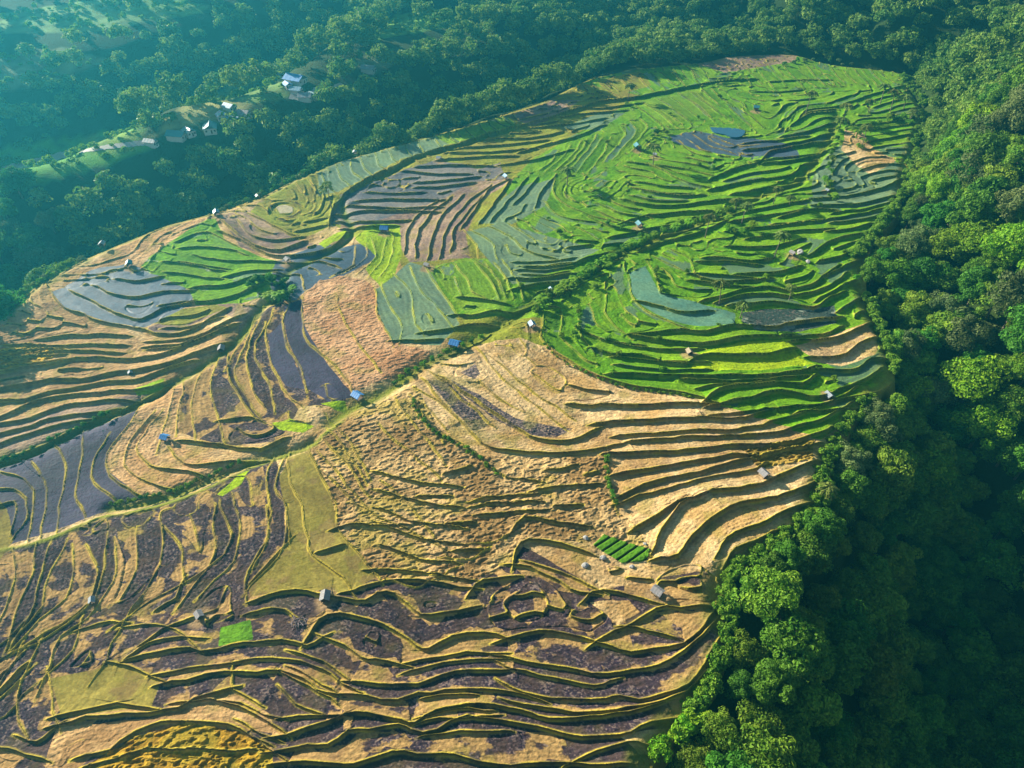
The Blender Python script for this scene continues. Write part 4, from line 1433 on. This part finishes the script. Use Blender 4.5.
for q in rngT.choice(len(hj), min(420, len(hj)), replace=False):
    a, b = HX[hj[q], hi[q]] + rngT.uniform(-2, 2), HY[hj[q], hi[q]] + rngT.uniform(-2, 2)
    P_, N_, T_ = crown_points(rngT, 1.25, 1.9, 0, 10, 16, lobe=(.3, .5)); s = rngT.uniform(.6, 1.9)
    UNDER.append((P_ * s + (a, b, float(hill_z(a, b)) - .2), N_, np.clip(T_ + rngT.uniform(-.3, .3), 0, 1), s * 1.3))
Vs, Fs, Ts, nb = [], [], [], 0
for P_, N_, T_, q in UNDER:
    v, f = leaf_quads(P_, N_, .30 * q * rngT.uniform(.6, 1.3, len(P_)), rngT)
    Vs.append(v); Fs.append(f + nb); nb += len(v); Ts.append(np.repeat(T_, 4))
um = mesh_from('undergrowth', np.vstack(Vs), np.vstack(Fs), {'leaf': np.concatenate(Ts)}, smooth=False)
um.materials.append(LEAF['olive'])
uo = link('undergrowth', um); uo['kind'] = 'stuff'; uo['category'] = 'undergrowth'; uo['label'] = 'low scrub along the forest edge and over the open hillsides'
print('bushes', time.time() - T0)

gy_, gx_ = np.nonzero(isG & (bund > .55) & inside & (PX > 520) & (PX < 870) & (PY > 95) & (PY < 385))
for q in rngT.choice(len(gy_), 42, replace=False):
    a, b = PX[gy_[q], gx_[q]], PY[gy_[q], gx_[q]]
    put_bush(a, b, .75, 'small shrub standing alone on a narrow bund of the green terraces', 'lone shrubs on the green bunds', ('bright', 'deep', 'olive'))
# ------------------------------------------------------------------ huts
def paint(name, c, rough=.7, metal=0, var=.25, scale=3.0):
    m, nt, b = new_mat(name)
    N = nt.nodes.new; L = nt.links.new
    tc = N('ShaderNodeTexCoord'); n = N('ShaderNodeTexNoise'); n.inputs['Scale'].default_value = scale; n.inputs['Detail'].default_value = 4
    L(tc.outputs['Object'], n.inputs['Vector'])
    cr = N('ShaderNodeValToRGB'); c = np.array(c)
    cr.color_ramp.elements[0].color = (*np.clip(c * (1 - var), 0, 1), 1); cr.color_ramp.elements[1].color = (*np.clip(c * (1 + var), 0, 1), 1)
    cr.color_ramp.elements[0].position = .3; cr.color_ramp.elements[1].position = .7
    L(n.outputs['Fac'], cr.inputs['Fac']); L(cr.outputs['Color'], b.inputs['Base Color'])
    b.inputs['Roughness'].default_value = rough; b.inputs['Metallic'].default_value = metal
    return m
MAT = {
 'blue': paint('blue_roofing', (.03, .20, .50), .5), 'pale_blue': paint('pale_blue_roofing', (.13, .28, .40), .5),
 'teal': paint('teal_roofing', (.04, .20, .24), .5), 'grey': paint('weathered_thatch', (.24, .23, .23), .9),
 'white': paint('white_sheet', (.20, .235, .26), .6), 'dark': paint('dark_thatch', (.10, .11, .13), .9),
 'tan': paint('straw_thatch', (.34, .27, .17), .9), 'wood': paint('old_wood', (.16, .11, .07), .85),
 'wall': paint('limewashed_wall', (.55, .53, .48), .8, var=.12), 'stone': paint('grey_stone', (.34, .33, .31), .9),
 'darkwood': paint('dark_board', (.06, .05, .04), .8), 'glass': paint('dark_pane', (.03, .04, .05), .15, var=.05),
 'road': paint('pale_gravel', (.42, .40, .36), .9), 'brush': paint('brushwood', (.26, .20, .20), .95),
}
def box(V, Fq, c, s, rz=0):
    b0 = len(V); ca, sa = math.cos(rz), math.sin(rz)
    for dz in (-.5, .5):
        for dx, dy in ((-.5, -.5), (.5, -.5), (.5, .5), (-.5, .5)):
            x, y = dx * s[0], dy * s[1]
            V.append((c[0] + x * ca - y * sa, c[1] + x * sa + y * ca, c[2] + dz * s[2]))
    for f in ((0, 3, 2, 1), (4, 5, 6, 7), (0, 1, 5, 4), (1, 2, 6, 5), (2, 3, 7, 6), (3, 0, 4, 7)):
        Fq.append(tuple(b0 + q for q in f))
def part(name, V, Fq, mat, parent):
    return link(name, mesh_from(name, np.array(V, float), np.array(Fq), smooth=False), mat, parent)
def gable(w, d, eave, ridge, over=.35, th=.10):
    V, Fq = [], []
    hw, hd = w / 2 + over, d / 2 + over; drop = (ridge - eave) * over / (w / 2)
    for sgn in (-1, 1):
        n_ = 8
        for i in range(n_ + 1):                       # ribbed sheet
            yy = -hd + 2 * hd * i / n_; rib = .03 * (i % 2)
            for (xx, zz) in ((0, ridge), (sgn * hw * .5, (ridge + eave - drop) / 2 - .04), (sgn * hw, eave - drop)):
                V.append((xx, yy, zz + th + rib)); V.append((xx, yy, zz + rib))
    m = 9 * 6
    for g in (0, 1):
        for i in range(8):
            for j in range(2):
                a = g * m + i * 6 + j * 2; b = a + 6
                for o1 in (0, 1):
                    q = (a + o1, b + o1, b + 2 + o1, a + 2 + o1)
                    Fq.append(q if (g == 1) ^ (o1 == 1) else q[::-1])
        for i in range(8):
            a = g * m + i * 6 + 4; Fq.append((a, a + 1, a + 7, a + 6))
        for i in (0, 8):
            for j in range(2):
                a = g * m + i * 6 + j * 2; Fq.append((a, a + 1, a + 3, a + 2))
    return V, Fq
def hut(px, py, roof, lab, s=1.0, rz=None, walls=False, name='field_hut', nodeck=False, hill=False):
    x, y, z = hill_point(px, py) if hill else field_point(px, py)
    r = bpy.data.objects.new(name, None); COL.objects.link(r); r.location = (x, y, z); r.empty_display_size = .3
    r.rotation_euler = (0, 0, rngT.uniform(-.5, .5) if rz is None else rz); s *= .56; r.scale = (s, s, s)
    r['label'] = lab; r['category'] = 'hut'; r['group'] = 'huts among the terraces'
    w, d = 2.6, 3.0
    V, Fq = gable(w, d, 2.0, 2.9); part('roof', V, Fq, MAT[roof], r)
    for sx in (-1, 1):
        for sy in (-1, 1):
            V, Fq = [], []; tube(V, Fq, [(sx * (w / 2 - .1), sy * (d / 2 - .1), -.5), (sx * (w / 2 - .1), sy * (d / 2 - .1), 2.0)], (.08, .07), 6)
            part('leg', V, Fq, MAT['wood'], r)
    V, Fq = [], []; box(V, Fq, (0, 0, .55), (w - .12, d - .12, .12)); part('floor', V, Fq, MAT['wood'], r)
    V, Fq = [], []
    hgt = 1.35 if walls else .5
    box(V, Fq, (0, d / 2 - .12, .62 + hgt / 2), (w - .3, .05, hgt)); box(V, Fq, (-w / 2 + .14, -.02, .62 + hgt / 2), (.05, d - .34, hgt)); box(V, Fq, (w / 2 - .14, -.02, .62 + hgt / 2), (.05, d - .34, hgt))
    part('wall', V, Fq, MAT['wood' if roof not in ('grey', 'white') else 'tan'], r)
    return r
hut(532, 327, 'pale_blue', 'pale blue roofed hut at the lower end of the hedge, beside the green paddy', 1.15, .3)
hut(455, 347, 'blue', 'bright blue roofed hut above the shaded ditch in the centre', 1.5, 1.2)
hut(358, 399, 'blue', 'blue roofed hut where the ditch meets the purple wet plot', 1.4, .9)
hut(166, 440, 'blue', 'blue roofed hut on the pink straw plots at left', 1.1, 1.3)
hut(222, 351, 'grey', 'grey hut above the narrow purple strips at left', 1.1, .2)
hut(131, 374, 'white', 'small white-roofed hut on the shaded left steps', .75, .5, True)
hut(200, 617, 'grey', 'round-looking grey thatched hut by the green seedling plot', .9, .7, True)
hut(326, 599, 'grey', 'grey hut casting a long shadow below the olive fields', 1.15, .05, True)
hut(93, 602, 'white', 'tiny white-roofed shelter among the lower left strips', .75, .4)
hut(657, 594, 'grey', 'thatched hut on the rim below the seed beds', 1.15, .8, True)
hut(828, 398, 'white', 'pale tarpaulin hut near the forest on the right', 1.15, .3)
hut(763, 476, 'grey', 'grey thatched hut at the right end of the straw terraces', 1.15, .5, True)
hut(689, 354, 'tan', 'small straw-coloured hut in the bright green terraces', 1.0, .2, True)
hut(756, 110, 'teal', 'teal roofed hut on the upper terraces left of the tall palm', 1.3, 1.2)
hut(385, 232, 'blue', 'blue roofed hut in the lime green plot at upper left', 1.5, 1.4)
hut(217, 215, 'pale_blue', 'pale blue hut at the corner of the burnt plots on the rim', 1.25, .4)
hut(258, 198, 'white', 'whitish hut on the upper left rim near the burnt plots', .9, .6)
hut(103, 246, 'white', 'white shed on the far left rim against the dark ravine', 1.1, .1, True)
hut(130, 266, 'teal', 'dull teal hut at the top of the left flooded paddies', 1.2, .3)
hut(355, 154, 'white', 'tiny white hut under the ridge trees at the upper rim', 1.0, .2)
hut(439, 160, 'white', 'white hut on the grey shaded steps below the ridge', 1.0, 1.2)
hut(506, 179, 'pale_blue', 'bluish hut above the tan vertical strips', 1.2, .5)
hut(637, 149, 'teal', 'dark teal hut beside bushes in the upper green terraces', 1.5, .2)
hut(655, 156, 'white', 'small white hut in front of the dark teal hut', .85, .9)
hut(639, 227, 'teal', 'green-blue hut casting a shadow on the bright middle terraces', 1.3, .3)
hut(551, 291, 'pale_blue', 'small pale hut half hidden in the hedge', .8, .3)
hut(827, 192, 'white', 'tiny white hut beside the grey stepped paddies', .8, .5)
hut(427, 267, 'grey', 'low grey hut between the tan strips and flooded paddies', .95, 1.0)
hut(288, 262, 'grey', 'bluish-grey hut above the dark bushy bank at left', 1.1, .7)
hut(792, 255, 'grey', 'grey hut beside the palm in the shaded right terraces', 1.0, .6, True)

# ------------------------------------------------------------------ village houses beyond the ravine
def house(px, py, roof, lab, w, d, rz, hh=2.8):
    x, y, z = hill_point(px, py)
    r = bpy.data.objects.new('village_house', None); COL.objects.link(r); r.location = (x, y, z - .2); r.rotation_euler = (0, 0, rz); r.scale = (.72, .72, .72)
    r['label'] = lab; r['category'] = 'house'; r['group'] = 'village houses beyond the ravine'
    V, Fq = [], []; box(V, Fq, (0, 0, hh / 2 - .4), (w, d, hh + .8))
    b0 = len(V); V += [(-w / 2, -d / 2, hh), (w / 2, -d / 2, hh), (0, -d / 2, hh + w * .26), (-w / 2, d / 2, hh), (w / 2, d / 2, hh), (0, d / 2, hh + w * .26)]
    Fq += [(b0, b0 + 1, b0 + 2, b0 + 2), (b0 + 4, b0 + 3, b0 + 5, b0 + 5)]
    Fq = [q for q in Fq if len(set(q)) == 4]
    part('wall', V, Fq, MAT['wall'], r)
    V, Fq = gable(w, d, hh + .02, hh + .02 + w * .28, .6, .14); part('roof', V, Fq, MAT[roof], r)
    V, Fq = [], []; box(V, Fq, (.1 * w, -d / 2 - .03, 1.0), (.9, .06, 2.0)); part('door', V, Fq, MAT['darkwood'], r)
    for sx in (-.3, .36):
        V, Fq = [], []; box(V, Fq, (sx * w, -d / 2 - .03, 1.55), (1.1, .08, 1.1)); wf = part('window', V, Fq, MAT['wood'], r)
        V, Fq = [], []; box(V, Fq, (sx * w, -d / 2 - .05, 1.55), (.9, .08, .9)); part('pane', V, Fq, MAT['glass'], wf)
    for sy in (-.25, .25):
        V, Fq = [], []; box(V, Fq, (w / 2 + .03, sy * d, 1.55), (.06, 1.2, 1.1)); part('window', V, Fq, MAT['glass'], r)
    return r
house(296, 82, 'blue', 'largest village house, blue roofed, on the hilltop', 9, 13, 1.1)
house(281, 78, 'white', 'white house at the left of the big blue village roof', 5, 8, .4)
house(297, 93, 'pale_blue', 'pale blue roofed house just below the big blue roof', 5, 7, 1.3)
house(306, 100, 'white', 'white roofed house at the lower edge of the hilltop village', 6, 8, 1.5)
house(323, 95, 'grey', 'pale grey house at the right end of the village', 6, 10, 1.4)
house(230, 110, 'pale_blue', 'small pale blue roof above the teal roofed house', 5, 7, 1.0)
house(234, 124, 'pale_blue', 'pale blue roofed house at the right of the teal one', 7, 9, 1.2)
house(211, 131, 'teal', 'teal roofed house with an open yard in front', 7, 9, .3)
house(178, 139, 'teal', 'teal roofed house half sunk among the trees at left', 7, 10, 1.4)
house(152, 146, 'white', 'small whitish house at the left end of the village track', 4, 7, 1.3)
house(369, 72, 'white', 'white roofed house alone on the ridge right of the village', 6, 9, 1.3)
house(526, 17, 'white', 'white house among trees at the top of the photo', 6, 11, 1.4)
house(502, 12, 'tan', 'tan roofed house at the top of the photo left of the white one', 6, 12, 1.5)

house(190, 135, 'teal', 'small teal roofed house between the two larger teal roofs', 5, 7, .8)
house(222, 119, 'pale_blue', 'small pale blue roof left of the middle village houses', 5, 6, .5)
house(245, 117, 'grey', 'small grey roofed house right of the middle village houses', 5, 7, 1.2)
house(288, 88, 'blue', 'small blue roof tucked below the white village house', 4, 6, .6)
house(314, 98, 'teal', 'small teal roof between the pale houses at the right of the village', 4, 6, 1.0)

# village track
def ribbon(name, pts, width, mat, lift=.06, hillside=True):
    p = smooth_line(P(pts), 2.0)
    w3 = np.array([hill_point(a, b) for a, b in p])
    w3 = w3[np.concatenate([[True], np.hypot(*np.diff(w3[:, :2], axis=0).T) < 25])]
    V, Fq = [], []
    for i in range(len(w3)):
        d = w3[min(i + 1, len(w3) - 1), :2] - w3[max(i - 1, 0), :2]; d /= np.linalg.norm(d) + 1e-9
        nrm = np.array([-d[1], d[0]]) * width / 2
        for sg in (1, -1):
            q = w3[i, :2] + nrm * sg
            V.append((q[0], q[1], float(hill_z(q[0], q[1])) + lift))
    for i in range(len(w3) - 1): Fq.append((2 * i, 2 * i + 1, 2 * i + 3, 2 * i + 2))
    o = link(name, mesh_from(name, np.array(V), np.array(Fq)), mat); o['kind'] = 'structure'; return o
ribbon('village_road', "-40,186 0,172 40,162 80,152 120,146 150,143", 3.0, MAT['road'], .15)
ribbon('village_yard', "290,96 305,97 325,92 345,86", 5.0, MAT['road'], .15)

# ------------------------------------------------------------------ boulders, brush heap, poles, pond
def boulder(px, py, s, lab):
    x, y, z = field_point(px, py)
    rng = np.random.default_rng(int(px * 7 + py))
    import bmesh
    bm = bmesh.new(); bmesh.ops.create_icosphere(bm, subdivisions=3, radius=1)
    for v in bm.verts:
        c = v.co; q = .75 + .45 * vnoise(c.x * 1.7 + px, c.y * 1.7 + c.z * 1.3, 3) + .12 * vnoise(c.x * 5 + px, c.y * 5 + c.z * 4, 8)
        v.co = c * float(q)
    me = bpy.data.meshes.new('boulder'); bm.to_mesh(me); bm.free(); me.materials.append(MAT['stone'])
    o = link('boulder', me); o.location = (x, y, z + s * .25); o.scale = (s * 1.3, s, s * .7); o.rotation_euler = (0, 0, rng.uniform(0, 6))
    o['label'] = lab; o['category'] = 'boulder'; o['group'] = 'boulders on the terraces'
boulder(586, 538, 0.48, 'pale boulder left of the striped seed beds')
boulder(585, 566, 0.6, 'pale boulder on the burnt plot below the seed beds')
boulder(603, 558, 0.54, 'boulder on the grassy edge under the seed beds')
boulder(800, 253, 1.08, 'largest grey boulder, below the palm in the shaded right terraces')
boulder(808, 262, 0.72, 'lower grey boulder on the shaded right terraces')
boulder(632, 567, 0.42, 'small boulder at the right foot of the seed beds')
boulder(645, 544, 0.36, 'small boulder at the upper right corner of the seed beds')
x, y, z = field_point(299, 623)
V, Fq = [], []
rng = np.random.default_rng(5)
for i in range(70):
    a = rng.uniform(0, 6.28); c = np.array([rng.uniform(-1.2, 1.2), rng.uniform(-.8, .8), rng.uniform(.1, .7)])
    d = np.array([math.cos(a), math.sin(a), rng.uniform(-.3, .4)]) * rng.uniform(.5, 1.1)
    tube(V, Fq, (c - d, c, c + d + (0, 0, -.1)), (.06, .05, .02), 4)
o = part('brush_heap', V, Fq, MAT['brush'], None); o.location = (x, y, z); o['label'] = 'heap of cut brushwood on the bare plot right of the seedling plot'; o['category'] = 'brush heap'
for px, py, lab in ((105, 436, 'thin white pole standing in the dark flooded plots'), (26, 466, 'thin white pole by the ditch left of the flooded plots'), (101, 572, 'thin white pole in the lower left strips')):
    x, y, z = field_point(px, py)
    r = bpy.data.objects.new('marker_pole', None); COL.objects.link(r); r.location = (x, y, z); r['label'] = lab; r['category'] = 'pole'; r['group'] = 'marker poles in the plots'
    V, Fq = [], []; tube(V, Fq, [(0, 0, -.3), (.05, 0, 2.2)], (.06, .05), 6); part('pole', V, Fq, MAT['white'], r)
    V, Fq = [], []; box(V, Fq, (.3, .02, 1.9), (.5, .02, .4)); part('flag', V, Fq, MAT['white'], r)

# pond on the upper terraces: a sheet of open water
pw = smooth_line(to_world(P("709,125 718,122 730,121 738,125 745,131 741,137 733,138 725,135 714,132 709,125")), 1.0)[:-1]
fz = [field_z(*project(np.array([a]), np.array([b]), zplane(a, b))[:2], 0, 0)[0] for a, b in pw]
zt = float(np.median(fz)) + .15
V = [(a, b, zt) for a, b in pw] + [(a, b, zt - 2.0) for a, b in pw]
n = len(pw)
me = bpy.data.meshes.new('pond'); me.from_pydata(V, [], [tuple(range(n))] + [(i, i + n, (i + 1) % n + n, (i + 1) % n) for i in range(n)]); me.update()
wm, nt, b = new_mat('pond_water'); b.inputs['Base Color'].default_value = (.02, .09, .15, 1); b.inputs['Roughness'].default_value = .06
nn = nt.nodes.new('ShaderNodeTexNoise'); nn.inputs['Scale'].default_value = 1.5; bb_ = nt.nodes.new('ShaderNodeBump'); bb_.inputs['Strength'].default_value = .05
nt.links.new(nn.outputs['Fac'], bb_.inputs['Height']); nt.links.new(bb_.outputs['Normal'], b.inputs['Normal'])
pond = link('pond', me, wm); pond['kind'] = 'structure'; pond['label'] = 'small blue pond on the upper green terraces'
print('objects', time.time() - T0)

# ------------------------------------------------------------------ light, air, camera
SUN_EL, SUN_DIR = 21.0, (0.83, -0.56)     # travel of the light over the ground
w = bpy.data.worlds.new('World'); scene.world = w; w.use_nodes = True
nt = w.node_tree; bg = nt.nodes['Background']
sky = nt.nodes.new('ShaderNodeTexSky'); sky.sky_type = 'NISHITA'; sky.sun_disc = False
sky.sun_elevation = R(SUN_EL)
ax, ay = -SUN_DIR[0], -SUN_DIR[1]          # towards the sun
sky.sun_rotation = math.atan2(ax, ay)
nt.links.new(sky.outputs[0], bg.inputs[0]); bg.inputs[1].default_value = SKY_S
sl = bpy.data.lights.new('sun', 'SUN'); sl.energy = SUN_E; sl.angle = R(.5); sl.color = (1, .90, .74)
so = bpy.data.objects.new('sun', sl); COL.objects.link(so)
from mathutils import Vector
v = Vector((SUN_DIR[0] * math.cos(R(SUN_EL)), SUN_DIR[1] * math.cos(R(SUN_EL)), -math.sin(R(SUN_EL)))).normalized()
so.rotation_euler = v.to_track_quat('-Z', 'Y').to_euler()

if HAZE > 0:
    V, Fq = [], []; box(V, Fq, (0, 470, 30), (1406, 1026, 270))
    z0 = float(HZ.min()) - 1.0; z1 = max(CAM_H + 3, float(HZ.max()) + 22)
    V = [(a, b, z0 if c < 0 else z1) for a, b, c in [(q[0], q[1], q[2] - 30) for q in V]]
    me = mesh_from('haze', np.array(V), np.array(Fq), smooth=False)
    hm_ = bpy.data.materials.new('haze_air'); hm_.use_nodes = True
    nt = hm_.node_tree; nt.nodes.remove(nt.nodes['Principled BSDF'])
    pv = nt.nodes.new('ShaderNodeVolumePrincipled'); pv.inputs['Density'].default_value = HAZE
    pv.inputs['Color'].default_value = (*HAZE_C, 1); pv.inputs['Anisotropy'].default_value = .5
    nt.links.new(pv.outputs[0], nt.nodes['Material Output'].inputs['Volume'])
    hz = link('haze', me, hm_); hz['kind'] = 'stuff'; hz['label'] = 'blue-green morning haze over the valley'

cam = bpy.data.cameras.new('camera'); cam.sensor_width = 36; cam.lens = 36 * F / CW; cam.clip_end = 3000; cam.clip_start = 1
co_ = bpy.data.objects.new('camera', cam); COL.objects.link(co_); co_.location = (0, 0, CAM_H); co_.rotation_euler = (R(90) - PITCH, 0, 0)
scene.camera = co_
scene.view_settings.view_transform = 'Standard'; scene.view_settings.look = 'None'
scene.view_settings.gamma = 1; scene.view_settings.use_curve_mapping = False
scene.view_settings.exposure = EXPO
scene.cycles.use_denoising = True
scene.cycles.max_bounces = 5; scene.cycles.diffuse_bounces = 2; scene.cycles.glossy_bounces = 2; scene.cycles.transmission_bounces = 2; scene.cycles.volume_bounces = 0
print('done', time.time() - T0)
